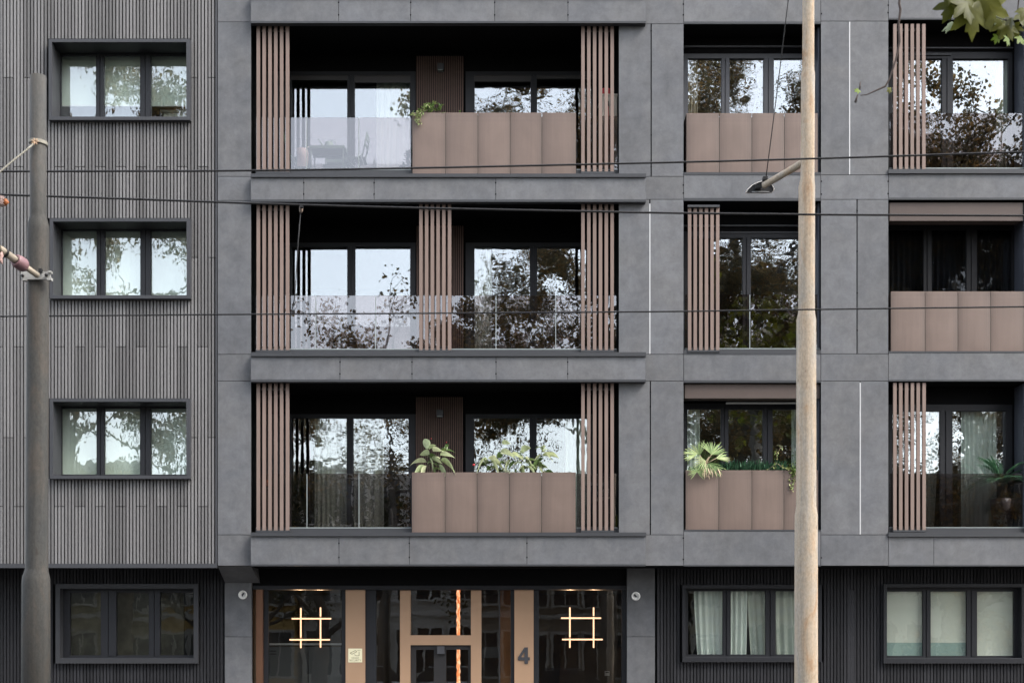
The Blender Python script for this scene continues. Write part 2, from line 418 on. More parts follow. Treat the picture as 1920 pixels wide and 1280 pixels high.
# --- windows
def window(ox0, oy0, ox1, oy1, d, panes, gy0, gy1, glass, frame=m_frame, sash=3.0, parent=B, name='window', tilt=.004):
    mb = MB()
    mb.pbox(ox0, oy0, ox1, gy0, d, d + .07); mb.pbox(ox0, gy1, ox1, oy1, d, d + .07)
    xs = [ox0] + [v for p in panes for v in p] + [ox1]
    for i in range(0, len(xs), 2):
        a, b_ = xs[i], xs[i + 1]
        if b_ - a > 8 and i not in (0, len(xs) - 2):     # meeting stiles: two members with a shadow gap
            m1 = a + (b_ - a) * .46
            mb.pbox(a, gy0, m1, gy1, d + .004, d + .07); mb.pbox(m1 + .9, gy0, b_, gy1, d - .012, d + .07)
            mb.pbox(m1, gy0, m1 + .9, gy1, d + .03, d + .07)
        elif b_ - a > .2: mb.pbox(a, gy0, b_, gy1, d, d + .07)
    fr = mb.build(name, frame, parent)
    if sash:
        mb = MB(); e = sash * .35
        for a, b_ in panes:
            mb.pbox(a, gy0, b_, gy0 + e, d + .02, d + .06); mb.pbox(a, gy1 - e, b_, gy1, d + .02, d + .06)
            mb.pbox(a, gy0 + e, a + e, gy1 - e, d + .02, d + .06); mb.pbox(b_ - e, gy0 + e, b_, gy1 - e, d + .02, d + .06)
        mb.build('sash', frame, fr)
    mb = MB()
    for a, b_ in panes:
        g = d + .045
        x0, x1, z0, z1 = X(a - 2, g), X(b_ + 2, g), Z(gy1 + 2, g), Z(gy0 - 2, g)
        o = [g + rnd.uniform(-1, 1) * tilt for _ in range(3)]; o.append(o[0] + o[2] - o[1])
        p = [(x0, o[0], z0), (x1, o[1], z0), (x1, o[2], z1), (x0, o[3], z1)]
        q = [(u, v + .012, w) for u, v, w in p]
        mb.idx(p + q, [(0, 1, 2, 3), (7, 6, 5, 4), (0, 4, 5, 1), (1, 5, 6, 2), (2, 6, 7, 3), (3, 7, 4, 0)])
    mb.build('pane', glass, fr)
    return fr

# --- left wing: ribbed cement boards
WIN_L = [(91, 73, 356.5, 225), (93, 409, 357, 559.5), (93, 746.5, 356.5, 897)]
def ribs(name, px_lo, px_hi, py0, py1, d, mat, holes, joints_on, wing_rnd, step=6.4, wid=3.95, base=(.86, 1.10)):
    mb = MB(); k0 = int(math.floor((px_lo - 7.2) / step))
    x = 7.2 + k0 * step; k = k0
    while x < px_hi - 1:
        board = k // 3
        if x >= px_lo - .5:
            js = []
            if joints_on:
                js = ([-191, 146, 483, 820] if board % 2 == 0 else [-24, 313, 650, 949])
            ys = [py0] + [j for j in js if py0 < j < py1] + [py1]
            for si, (a, b_) in enumerate(zip(ys[:-1], ys[1:])):
                br = random.Random(board * 131 + si * 17 + 5 + wing_rnd)
                t = br.uniform(*base) * (1 + rnd.uniform(-.03, .03))
                segs = [(a, b_)]
                for (hx0, hy0, hx1, hy1) in holes:
                    if hx0 - 4 < x < hx1 - .5:
                        ns = []
                        for (u, v) in segs:
                            if v <= hy0 or u >= hy1: ns.append((u, v)); continue
                            if u < hy0 - .5: ns.append((u, hy0))
                            if v > hy1 + .5: ns.append((hy1, v))
                        segs = ns
                for (u, v) in segs:
                    mb.box(X(x, d), X(min(x + wid, px_hi), d), d - .012, d + .028, Z(v, d) + (.006 if v in js else 0), Z(u, d) - (.006 if u in js else 0), t)
        x += step; k += 1
    return mb.build(name, mat, B)
ribs('ribbed_wall', -420, 405.5, -330, 1056, .03, m_rib, WIN_L, True, 0, base=(.80, 1.25))
mb = MB()
def wall_around(x0, x1, y0, y1, d0, d1, holes):
    """solid wall with rectangular openings stacked or in a row (pixel rectangles at depth d0)"""
    xs = sorted({x0, x1} | {h[0] for h in holes} | {h[2] for h in holes}); ys = sorted({y0, y1} | {h[1] for h in holes} | {h[3] for h in holes})
    for a, b_ in zip(xs[:-1], xs[1:]):
        start = None
        for u, v in zip(ys[:-1], ys[1:]):
            inside = any(h[0] <= a and b_ <= h[2] and h[1] <= u and v <= h[3] for h in holes)
            if not inside and start is None: start = u
            if inside and start is not None: mb.pbox(a, start, b_, u, d0, d1); start = None
        if start is not None: mb.pbox(a, start, b_, y1, d0, d1)
wall_around(-420, 406, -330, 1060, .052, .46, [(h[0] + 4, h[1] + 4, h[2] - 4, h[3] - 4) for h in WIN_L])
mb.build('wing_core', m_void, B)
mb = MB(); mb.pbox(-420, 1056, 407, 1064, -.005, .052); mb.pbox(405.2, -330, 407.2, 1056, -.002, .051); mb.build('drip_profile', m_box, B)

panesL = [[(114, 181), (194, 263.5), (282, 353)], [(116, 182), (196, 264), (282, 353)], [(115, 182), (195, 263.5), (282, 353)]]
gyL = [(103.5, 224), (432, 562), (764.5, 890)]
blindB = [199.5, 562, 892]
for i, (w, pn, gy) in enumerate(zip(WIN_L, panesL, gyL)):
    x0, y0, x1, y1 = w; d = -.085; t = 6.2
    mb = MB()
    mb.pbox(x0, y0, x1, y0 + t, d, .44); mb.pbox(x0, y1 - t, x1, y1, d, .44)
    mb.pbox(x0, y0 + t, x0 + t, y1 - t, d, .44); mb.pbox(x1 - t - 1, y0 + t, x1, y1 - t, d, .44)
    wb = mb.build('window', m_box, B)
    mb = MB(); mb.box(X(x0 + t, d) + .002, X(x1 - t - 1, d) - .002, d + .012, .36, Z(y0 + t, d) - .006, Z(y0 + t, d) - .001); mb.build('underside_shade', m_frame, wb)  # added dark sheet, stands for the shade under the top board
    window(x0 + 15, gy[0] - 7, 362, gy[1] + 8, .37, pn, gy[0], gy[1], m_glassv, parent=wb, name='frame', tilt=.006)
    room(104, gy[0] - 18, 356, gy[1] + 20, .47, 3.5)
    nm = ['short of the sill in the top', 'to the sill in the middle', 'to the sill, in the lowest'][i]
    lab = ['pale roller blind ending short of the sill in the top window of the ribbed wall',
           'pale roller blind fully down behind the middle window of the ribbed wall',
           'pale green roller blind fully down in the lowest box window of the ribbed wall'][i]
    bl = thing('roller_blind', lab, 'blind', P(230, gy[0], .56), 'roller blinds in the ribbed wall windows')
    mb = MB(); mb.pbox(110, gy[0] - 4, 355, blindB[i] - 2, .56, .563); mb.build('fabric', m_blind, bl)
    mb = MB(); mb.pbox(110, blindB[i] - 2, 355, blindB[i], .553, .570); mb.build('hem_bar', m_white, bl)
mb = MB(); mb.pbox(307, 210, 349, 220, .75, 1.0); mb.pbox(300, 206, 352, 210, .7, 1.05)
tag(mb.build('radiator_shelf', m_white, None), 'white shelf showing below the short blind of the top ribbed wall window', 'shelf')

# --- middle bay loggias
LD = 1.25
def screen(px0, px1, y0, y1, d=-.01, head=False, n=6):
    mb = MB(); w = 6.3; st = (px1 - px0 - w) / (n - 1)
    for i in range(n):
        x = px0 + i * st
        mb.pbox(x, y0, x + w, y1, d + .04, d + .085, rnd.uniform(.95, 1.05))
    s_ = mb.build('slatted_screen', m_slat, B)
    mb = MB(); mb.pbox(px0 - .5, y1, px1 + .5, y1 + 3.6, d - .012, d + .12); mb.build('bottom_rail', m_cap, s_)
    for ya, yb in ((y0 + 9, y0 + 12.5), (y1 - 7, y1 - 3.5)):
        mb = MB(); mb.pbox(px0 + 1, ya, px1 - 1, yb, d + .104, d + .13); mb.build('cross_rail', m_bronze_d, s_)
    if head: mb = MB(); mb.pbox(px0 - .5, y0 - 4, px1 + .5, y0, d - .01, d + .12); mb.build('head_rail', m_cap, s_)
def railing(px0, px1, y0, y1, joints, d=.13, floor=None):
    xs = [px0] + joints + [px1]; mb = MB()
    for a, b_ in zip(xs[:-1], xs[1:]):
        mb.pbox(a + .5, y0, b_ - .5, y1, d, d + .016)
    g = mb.build('glass_railing', m_rail, B)
    mb = MB()
    for j in joints: mb.pbox(j - .7, y0 + .5, j + .7, y1, d - .003, d + .018)
    mb.pbox(px0, y1 - .5, px1, y1 + 1.3, d - .035, d + .03)
    mb.build('glass_edge', m_edge, g)
    mb = MB(); mb.pbox(px0 - 1, y1 + 1.3, px1 + 1, floor, d - .05, d + .05); mb.build('base_rail', m_cap, g)
def planter(px0, px1, y0, y1, joints, d=-.035, depth=.42, tints=None):
    """row of folded metal panels, each slightly cushioned, with a lip on top and soil inside"""
    xs = [px0] + joints + [px1]; mb = MB(); N = 14
    for a, b_ in zip(xs[:-1], xs[1:]):
        x0, x1, z0, z1 = X(a, d) + .005, X(b_, d) - .005, Z(y1, d), Z(y0, d)
        vs, fs = [], []
        for j in range(N + 1):
            for i in range(N + 1):
                u, v = i / N, j / N
                e = min(u, 1 - u, ) ; bul = (1 - abs(2 * u - 1) ** 2.6) * (.5 + .5 * (1 - abs(2 * v - 1) ** 6))
                vs.append((x0 + (x1 - x0) * u, d + .013 - .011 * bul, z0 + (z1 - z0) * v))
        for j in range(N):
            for i in range(N):
                q = j * (N + 1) + i; fs.append((q, q + 1, q + N + 2, q + N + 1))
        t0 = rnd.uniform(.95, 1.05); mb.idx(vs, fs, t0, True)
        for k in range(N * N):                    # faces step darker towards the folded seams and the lip
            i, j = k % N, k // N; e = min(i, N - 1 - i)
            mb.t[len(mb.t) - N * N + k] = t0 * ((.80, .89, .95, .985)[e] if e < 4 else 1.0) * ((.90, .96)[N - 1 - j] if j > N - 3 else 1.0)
        mb.idx([(x0, d + .013, z0), (x0, d + .03, z0), (x0, d + .03, z1), (x0, d + .013, z1)], [(0, 1, 2, 3)])
        mb.idx([(x1, d + .013, z0), (x1, d + .03, z0), (x1, d + .03, z1), (x1, d + .013, z1)], [(3, 2, 1, 0)])
        mb.box(x0, x1, d + .0125, d + .05, z1, z1 + .010, 1.05)
    x0, x1, z0, z1 = X(px0, d), X(px1, d), Z(y1, d), Z(y0, d)
    mb.box(x0, x0 + .02, d + .03, d + depth, z0, z1 - .001); mb.box(x1 - .02, x1, d + .03, d + depth, z0, z1 - .001); mb.box(x0, x1, d + depth, d + depth + .02, z0, z1)
    p_ = mb.build('planter_box', m_planter, B)
    mb = MB(); mb.box(x0 + .02, x1 - .02, d + .02, d + depth, z0 + .02, z1 - .06); mb.build('soil', m_soil, p_)
    return p_

midrows = [  # y of: ceiling edge, floor, glass top, left panes, right panes, wall
    dict(c=44, f=326, g=141, L=[(546, 652), (664, 769.5)], Rr=[(889, 996), (1006, 1111)], rib=(781, 870), glassL=m_glass, glassR=m_glassw),
    dict(c=378, f=660, g=462, L=[(546, 652), (665, 770)], Rr=[(888.5, 994.5), (1006, 1108)], rib=(781, 869), glassL=m_glass, glassR=m_glassw),
    dict(c=715, f=998, g=783, L=[(546, 651), (661.5, 767)], Rr=[(888, 994), (1005, 1108)], rib=(780, 868), glassL=m_glassw, glassR=m_glassv)]
for r in midrows:
    top = r['g'] - 7; flo = r['f'] - 6
    zc = YH - (Z(r['c']) - .01 - CZ) * F / (D + LD)      # ceiling line seen at the glazing plane
    zf = YH - (Z(r['f'] - 2) - CZ) * F / (D + LD)
    window(500, top, 779, zf, LD, [(512, 545)] + r['L'] if False else r['L'], r['g'], zf - 6, r['glassL'])
    window(873, top, 1117, zf, LD, r['Rr'], r['g'], zf - 6, r['glassR'])
    # wall panels round the windows
    mb = MB()
    mb.pbox(440, zc - 2, 500, zf, LD + .01, LD + .1); mb.pbox(500, zc - 2, 779, top, LD + .01, LD + .1)
    mb.pbox(779, zc - 2, 873, zf, LD + .03, LD + .1); mb.pbox(873, zc - 2, 1117, top, LD + .01, LD + .1); mb.pbox(1117, zc - 2, 1200, zf, LD + .01, LD + .1)
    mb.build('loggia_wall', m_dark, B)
    mb = MB(); a, b_ = r['rib']; x = a
    while x < b_ - 2:
        mb.pbox(x, zc + 3, x + 2.6, zf, LD - .02, LD + .03); x += 4.05
    mb.build('ribbed_panel', m_ribbrown, B)
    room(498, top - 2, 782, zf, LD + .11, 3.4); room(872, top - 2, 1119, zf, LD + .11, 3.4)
for y0, y1 in ((47, 321.5), (382, 656), (718.5, 993.5)):
    screen(481, 542, y0, y1); screen(1090, 1151, y0, y1)
screen(786, 846, 382, 656)
railing(480, 771, 220.5, 317.5, [575, 672.5], floor=325.5)
railing(1081, 1158, 217.5, 317.5, [], floor=325.5)
railing(480, 1156, 554, 654, [592, 704, 930, 1042], floor=660)
railing(480, 771, 887.5, 988.5, [575.5, 673], floor=998)
railing(1081, 1158, 887.5, 988.5, [], floor=998)
planter(773, 1080, 212, 325.3, [835.5, 896, 956.5, 1016])
planter(772, 1079.5, 886, 997.3, [834.5, 894.5, 955, 1015.5])
# roller shutter bottoms in the top storey windows
for a, b_, y in ((546, 652, 150), (664, 769.5, 155), (889, 996, 153), (1006, 1111, 147.5)):
    mb = MB(); mb.pbox(a, 136, b_, y, LD + .015, LD + .04); mb.build('shutter_end', m_bronze_d, B)

# --- bay 2 (behind the rusty pole)
WD = .58
def bay_wall(x0, x1, c, f, top, ox0, ox1):
    mb = MB(); zc = YH - (Z(c) - .01 - CZ) * F / (D + WD); zf = YH - (Z(f) - CZ) * F / (D + WD)
    mb.pbox(x0, zc - 2, x1, top, WD + .005, WD + .12)
    if ox0 > x0 + .5: mb.pbox(x0, top, ox0, zf, WD + .005, WD + .12)
    if ox1 < x1 - .5: mb.pbox(ox1, top, x1, zf, WD + .005, WD + .12)
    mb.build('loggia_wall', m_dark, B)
    return zf
zf = bay_wall(1276, 1550, 45, 323, 101, 1276, 1532)
window(1276, 101, 1532, zf, WD, [(1289, 1353.5), (1367, 1432.5), (1450, 1518)], 109.5, zf - 8, m_glassw, m_frame2)
mb = MB(); mb.pbox(1283, 85.5, 1530, 88.5, WD - .05, WD + .004); mb.build('shutter_guide', m_frame2, B)
zf = bay_wall(1276, 1550, 377, 657, 434, 1276, 1532)
window(1276, 434, 1532, zf, WD, [(1290, 1393), (1407, 1518)], 446, zf - 8, m_glassw, m_frame)
mb = MB(); mb.pbox(1283, 421.5, 1530, 424, WD - .05, WD + .004); mb.pbox(1350, 434.5, 1530, 436.5, WD - .02, WD - .001); mb.build('shutter_guide', m_frame2, B)
zf = bay_wall(1276, 1550, 717, 993, 756, 1276, 1532)
window(1276, 756, 1532, zf, WD, [(1287.5, 1352.5), (1365, 1431), (1448, 1518)], 766, zf - 8, m_glassw, m_frame)
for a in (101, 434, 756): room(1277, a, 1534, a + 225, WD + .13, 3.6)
mb = MB(); mb.pbox(1284, 720, 1537, 746.5, .06, .30); mb.build('blind_box', m_brown, B)
mb = MB(); mb.pbox(1362, 754, 1532, 756.5, .3, .36); mb.build('awning_bar', m_led, B)
screen(1290, 1349, 388, 656, head=True)
railing(1284, 1537, 552, 653, [1406], floor=656)
planter(1287, 1534, 213, 322.6, [1349, 1410, 1471], d=.012, depth=.4)
planter(1285.5, 1534.5, 882, 992.3, [1348, 1410, 1470], d=.012, depth=.4)
mb = MB()
for a, b_ in ((46, 322), (377, 656), (717, 992)):
    mb.box(X(1539) - .03, X(1539) - .002, .1, .56, Z(b_), Z(a)); 
mb.build('reveal_panel', mk('blue_grey_reveal', (.05, .055, .07), .5, .4), B)

# --- bay 3 (right edge)
zf = bay_wall(1660, 1935, 37, 318, 98, 1660, 1898)
window(1660, 98, 1898, zf, WD, [(1672, 1766.5), (1786, 1891)], 110, zf - 8, m_glass, m_frame)
mb = MB(); mb.pbox(1668, 88.5, 1900, 91, WD - .05, WD + .004); mb.pbox(1668, 101, 1784, 103, WD - .03, WD - .001); mb.build('shutter_guide', m_frame2, B)
zf = bay_wall(1660, 1935, 375, 658, 418, 1660, 1912)
window(1660, 418, 1912, zf, WD, [(1666.5, 1732), (1746, 1812.5), (1831, 1897)], 430, zf - 8, m_glassd, mk('black_aluminium', (.007, .007, .008), .6, .2))
zf = bay_wall(1660, 1935, 715, 997, 758, 1660, 1898)
window(1660, 758, 1898, zf, WD, [(1672, 1763), (1785, 1886.5)], 770, zf - 8, m_glassw, m_frame)
for a in (98, 418, 758): room(1661, a, 1914, a + 245, WD + .13, 3.6)
mb = MB(); mb.pbox(1668, 380, 1918, 413.5, .05, .30); mb.pbox(1668, 410.5, 1918, 414, .043, .05); mb.build('blind_box', m_brown, B)
screen(1675, 1735.5, 45, 317); screen(1675, 1736, 717.5, 993)
railing(1668, 1924, 212.5, 315, [], floor=318); railing(1668, 1924, 887.5, 988, [], floor=998)
planter(1670.5, 1921, 547, 658, [1735, 1796.5, 1858], d=.012, depth=.4)
mb = MB()
for a, b_ in ((38, 316), (376, 656), (716, 996)): mb.box(X(1926) - .03, X(1926) - .002, .1, .56, Z(b_), Z(a))
mb.build('reveal_panel', bpy.data.materials['blue_grey_reveal'], B)

# --- ground floor
GD = .75
def gz(y): return y
WIN_G = [(104, 1094, 371.5, 1243), (1279.5, 1096, 1541, 1240.5), (1657, 1094, 1922, 1243)]
mb = MB()
ybase = YH + (CZ - .14) * F / (D + GD)
wall_around(-420, 424, 1052, ybase, GD + .03, GD + .14, [(WIN_G[0][0] + 4, WIN_G[0][1] + 4, WIN_G[0][2] - 4, WIN_G[0][3] - 4)])
wall_around(1226, 2980, 1052, ybase, GD + .03, GD + .14, [(h[0] + 4, h[1] + 4, h[2] - 4, h[3] - 4) for h in WIN_G[1:]])
mb.pbox(470, 1052, 1180, 1097.5, GD + .06, GD + .5)
mb.build('ground_core', m_void, B)
ribs('ribbed_plinth', -420, 422, 1064, ybase, GD + .006, m_ribdark, WIN_G, False, 3, 6.25, 4.5, (.75, 1.2))
ribs('ribbed_plinth', 1229, 2980, 1064, ybase, GD + .006, m_ribdark, WIN_G, False, 9, 6.25, 4.5, (.75, 1.2))
mb = MB(); mb.pbox(1593, 1105.5, 1602.5, ybase, GD - .004, GD + .006, 1.3); mb.build('cover_strip', m_ribdark, B)
# soffit
mb = MB(); mb.box(X(-420), X(407), .054, 4.9, GZ + .004, GZ + .1); mb.box(X(408), X(2980), .036, 4.9, GZ + .002, GZ + .0098)
mb.build('soffit', m_dark, B)
# lower piers with the sloping corbel under the left one
for a, b_, ua, ub in ((422, 472.5, 408, 470), (1175, 1228, None, None)):
    mb = MB(); g = .004
    for y0, y1 in ((1062, 1193), (1193, ybase)):
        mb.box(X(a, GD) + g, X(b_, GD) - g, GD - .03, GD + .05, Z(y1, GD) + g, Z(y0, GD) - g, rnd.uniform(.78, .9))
    pr = mb.build('lower_pier', m_panel, B)
    if ua:
        mb = MB()
        t0, t1 = P(ua, 1060.5, 0), P(ub, 1060.5, 0); b0, b1 = P(422, 1092, GD - .034), P(487, 1092, GD - .034)
        u0, u1 = Vector((t0.x, GD, t0.z + .001)), Vector((t1.x, GD, t1.z + .001))
        l0, l1 = Vector((b0.x, GD, b0.z)), Vector((b1.x, GD, b1.z))
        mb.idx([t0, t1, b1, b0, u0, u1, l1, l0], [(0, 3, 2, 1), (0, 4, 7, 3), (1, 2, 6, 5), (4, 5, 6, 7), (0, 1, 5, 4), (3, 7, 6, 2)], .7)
        mb.build('corbel', m_panel, pr)
for i, (w, pn, gy, mt) in enumerate(zip(WIN_G, [[(130.5, 190), (217.5, 280), (299.5, 364)], [(1289, 1356), (1369, 1436), (1453.5, 1522)], [(1662, 1731), (1744, 1813), (1831, 1901.5)]], [(1109, 1228.5), (1106.5, 1227), (1107, 1229.5)], (m_glassq, m_glassg, m_glassg))):
    x0, y0, x1, y1 = w; d = GD - .09; t = 8.5 if i == 0 else 6
    mb = MB()
    mb.pbox(x0, y0, x1, y0 + t, d, GD + .2); mb.pbox(x0, y1 - 9, x1, y1, d, GD + .2)
    mb.pbox(x0, y0 + t, x0 + t, y1 - 9, d, GD + .2); mb.pbox(x1 - t, y0 + t, x1, y1 - 9, d, GD + .2)
    wb = mb.build('window', mk('ground_box_metal', (.028, .0285, .031), .55, .3) if i == 0 else m_frame, B)
    mb = MB(); mb.pbox(x0 + t, y1 - 10.2, x1 - t, y1 - 9, d + .01, GD + .1); mb.build('sill_edge', m_cap, wb)
    window(x0 + t - 3, gy[0] - 6, x1 - 4, y1 - 8, GD + .09, pn, gy[0], gy[1], mt, parent=wb, name='frame')
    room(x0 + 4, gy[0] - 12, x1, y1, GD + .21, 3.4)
# window films, blinds and curtains of the ground floor
mb = MB(); mb.pbox(1660, 1204, 1822, 1229.5, GD + .175, GD + .177); tag(mb.build('frosted_film', mk('teal_film', (.36, .47, .44), .8, .2, var=.04)), 'teal frosted strip along the bottom of the right hand ground floor window', 'window film')
bl = thing('roller_blind', 'plain cream roller blind filling the ground floor window right of the rusty pole', 'blind', P(1780, 1107, GD + .2))
mb = MB(); mb.pbox(1658, 1100, 1912, 1232, GD + .195, GD + .198); mb.build('fabric', mk('cream_blind', (.82, .81, .72), .85, .1, var=.05, vscale=.8), bl)
mb = MB(); mb.pbox(1658, 1229, 1912, 1232, GD + .18, GD + .19); mb.build('hem_bar', m_white, bl)
def curtain(name, label, x0, x1, y0, y1, d, mat, folds, x0b=None, x1b=None, amp=.035, group=None):
    mb = MB(); n = folds * 8; vs, fs = [], []
    for j in range(9):
        v = j / 8
        for i in range(n + 1):
            u = i / n
            xa = x0 + ((x0b if x0b is not None else x0) - x0) * v ** 1.5; xb = x1 + ((x1b if x1b is not None else x1) - x1) * v ** 1.5
            vs.append((X(xa + (xb - xa) * u, d), d + amp * math.sin(u * folds * 2 * math.pi + .6 * math.sin(5 * u)) * (.5 + .5 * v), Z(y0 + (y1 - y0) * v, d)))
    for j in range(8):
        for i in range(n):
            q = j * (n + 1) + i; fs.append((q, q + n + 1, q + n + 2, q + 1))
    mb.idx(vs, fs, 1, True); return tag(mb.build(name, mat), label, 'curtain', group)
m_curt_g = mk('mint_curtain', (.84, .88, .83), .9, .1, var=.08)
curtain('curtain', 'pale mint curtain gathered aside in the ground floor window left of the rusty pole', 1301, 1362, 1100, 1232, GD + .26, m_curt_g, 5, 1308, 1362)
curtain('curtain', 'pale mint curtain drawn to a narrow gap at the middle ground floor pane', 1364, 1401, 1100, 1232, GD + .27, m_curt_g, 4, 1364, 1399)
curtain('curtain', 'grey green curtain on the pole side of the narrow gap, ground floor', 1401.5, 1530, 1100, 1232, GD + .29, mk('grey_green_curtain', (.62, .65, .58), .9, .1, var=.08), 9, 1408, 1530)
# room wall seen through the dim left window
mb = MB(); mb.pbox(112, 1100, 345, 1236, GD + .42, GD + .45); tag(mb.build('folding_screen', mk('olive_screen', (.125, .122, .108), .85, .1, var=.5, vscale=2.5)), 'olive brown screen standing inside the dim ground floor window', 'screen')

# curtains of the upper floors
curtain('curtain', 'sheer pale curtain behind the second pane of the top middle balcony', 706, 774, 130, 330, LD + .2, m_curtain, 6)
curtain('curtain', 'long sheer curtain behind the left glazed door above the entrance, reaching the floor', 590, 652, 765, 990, LD + .2, m_curtain, 7)
curtain('curtain', 'narrow sheer curtain behind the right hand pane of the leafy balcony above the entrance', 664, 720, 765, 990, LD + .22, m_curtain_d, 4)
curtain('curtain', 'beige striped curtain in the top window beside the rusty pole', 1288, 1308, 100, 320, WD + .2, mk('beige_curtain', (.5, .42, .33), .9, .1, var=.1), 4)
curtain('curtain', 'pale green curtain at the right edge of the top right balcony window', 1868, 1896, 100, 320, WD + .22, mk('pale_green_curtain', (.50, .54, .44), .9, .1, var=.1), 4)
curtain('curtain', 'white pleated curtain hanging behind the cycad on the lowest right balcony', 1802, 1868, 760, 1000, WD + .2, m_curt_g, 8)
curtain('curtain', 'narrow pleated curtain beside the slatted screen on the lowest right balcony', 1736, 1760, 760, 1000, WD + .22, m_curtain, 3, 1736, 1750)
curtain('curtain', 'pale curtain behind the fan palm window', 1289, 1312, 756, 900, WD + .2, m_curt_g, 3)
curtain('curtain', 'pale curtain half hidden by the rusty pole above the long planter', 1484, 1514, 756, 900, WD + .2, m_curt_g, 4)

curtain('curtain', 'faint grey mesh curtain across the dim window below the taupe blind box', 1664, 1900, 424, 560, WD + .2, mk('mesh_curtain', (.16, .16, .165), .9, .1), 22)
curtain('curtain', 'sheer pale curtain at the wall side of the right door, middle balcony', 886, 922, 452, 655, LD + .2, m_curtain, 5)
curtain('curtain', 'sheer pale curtain at the screen side of the right door, balcony above the entrance', 1060, 1108, 775, 990, LD + .2, m_curtain, 6)
# --- entrance
ED = .95
E = MB(); E.pbox(474, 1097, 1183, 1104.5, ED - .14, ED + .12); E.pbox(640.5, 1104.5, 648, 1420, ED - .06, ED + .1); E.pbox(684.5, 1104.5, 705, 1420, ED - .06, ED + .1)
E.pbox(957.5, 1104.5, 964.5, 1420, ED - .06, ED + .1); E.pbox(1000.5, 1104.5, 1010.5, 1420, ED - .06, ED + .1); E.pbox(1166, 1104.5, 1183, 1420, ED - .1, ED + .1); E.pbox(493, 1104.5, 503, 1420, ED - .02, ED + .1)
ent = E.build('entrance_frame', m_frame, B)
for a, b_ in ((648, 684.5), (964.5, 1000.5)):
    mb = MB(); mb.pbox(a, 1106.5, b_, 1420, ED - .1, ED + .08); mb.pbox(a, 1105, b_, 1106.2, ED - .098, ED + .08); mb.build('bronze_panel', m_bronze, ent)
mb = MB(); mb.pbox(750, 1106, 769.5, 1420, ED - .08, ED + .08); mb.pbox(883, 1106, 902.5, 1420, ED - .08, ED + .08); mb.pbox(769.5, 1190, 883, 1208.5, ED - .079, ED + .08); mb.build('bronze_mullion', m_bronze, ent)
mb = MB(); mb.pbox(480, 1104.5, 492.5, 1420, ED - .12, ED - .02); mb.build('copper_reveal', m_copper, ent)
mb = MB()
for a, b_, y0, y1 in ((503, 640.5, 1104.5, 1420), (705, 750, 1104.5, 1420), (769.5, 883, 1106, 1190), (902.5, 957.5, 1104.5, 1420), (1010.5, 1166, 1104.5, 1420)):
    x0, x1, z0, z1 = X(a, ED), X(b_, ED), Z(y1, ED), Z(y0, ED); tl = [rnd.uniform(-1, 1) * .004 for _ in range(3)]; tl.append(tl[0] + tl[2] - tl[1])
    p = [(x0, ED + tl[0], z0), (x1, ED + tl[1], z0), (x1, ED + tl[2], z1), (x0, ED + tl[3], z1)]; q = [(u, v + .014, w) for u, v, w in p]
    mb.idx(p + q, [(0, 1, 2, 3), (7, 6, 5, 4), (0, 4, 5, 1), (1, 5, 6, 2), (2, 6, 7, 3), (3, 7, 4, 0)])
mb.build('pane', m_glassl, ent)
mb = MB(); mb.pbox(935.5, 1104.5, 938, 1420, ED - .02, ED + .03); mb.pbox(903, 1212, 935.5, 1232.5, ED + .02, ED + .05); mb.build('glazing_bar', m_black, ent)
# door
mb = MB(); mb.pbox(769.5, 1208.5, 883, 1217, ED - .03, ED + .04); mb.pbox(769.5, 1217, 780, 1420, ED - .03, ED + .04); mb.pbox(813.5, 1217, 836.5, 1420, ED - .03, ED + .04); mb.pbox(878, 1217, 883, 1420, ED - .03, ED + .04)
door = mb.build('entrance_door', m_black, B)
mb = MB(); mb.pbox(819.5, 1210.5, 833, 1225, ED - .1, ED - .031); mb.build('door_closer', m_frame2, door)
mb = MB(); mb.pbox(780, 1217, 813.5, 1420, ED, ED + .012); mb.pbox(836.5, 1217, 878, 1420, ED, ED + .012); mb.build('pane', m_glassl, door)
# lobby
room(474, 1097, 1184, 1412, ED + .13, 3.4, m_lobby, B, 'lobby')
mb = MB(); mb.pbox(690, 1097, 700, 1412, ED + .3, ED + 3.4); mb.pbox(1050, 1212, 1190, 1412, ED + 2.6, ED + 2.75); mb.build('lobby_wall', m_lobby, B)
mb = MB(); mb.pbox(936, 1100, 962, 1412, ED + 1.2, ED + 1.3); mb.build('timber_panel', mk('lobby_timber', (.26, .12, .04), .5, .4, var=.3, vscale=6, stretch=(1, 1, .2)), B)
# grey cabinets inside the left lobby window
cb = thing('grey_cabinet', 'dark grey lobby cabinet with pale top rail below the left lit pendant', 'cabinet', P(570, 1400, ED + .9))
mb = MB(); mb.pbox(500, 1212, 577, 1405, ED + .75, ED + 1.2); mb.pbox(578.5, 1212, 660, 1405, ED + .75, ED + 1.2); mb.build('body', mk('grey_cabinet_paint', (.105, .11, .115), .5, .4, var=.08), cb)
mb = MB(); mb.pbox(500, 1205, 660, 1208.5, ED + .7, ED + .76); mb.build('rail', mk('pale_rail', (.6, .6, .6), .3, .5), cb)
mb = MB(); mb.pbox(503, 1219, 518, 1220.5, ED + .735, ED + .75); mb.pbox(503, 1224.5, 518, 1226, ED + .735, ED + .75); mb.build('hinge', m_black, cb)
# switch on the lobby wall
mb = MB(); mb.pbox(1134, 1257, 1143, 1266, ED + 2.56, ED + 2.6); sw = tag(mb.build('wall_switch', m_white), 'small white square switch on the lobby wall right of the pendant', 'switch')
mb = MB(); mb.pbox(1135.5, 1258.5, 1141.5, 1260.5, ED + 2.55, ED + 2.56); mb.build('button', m_frame2, sw)

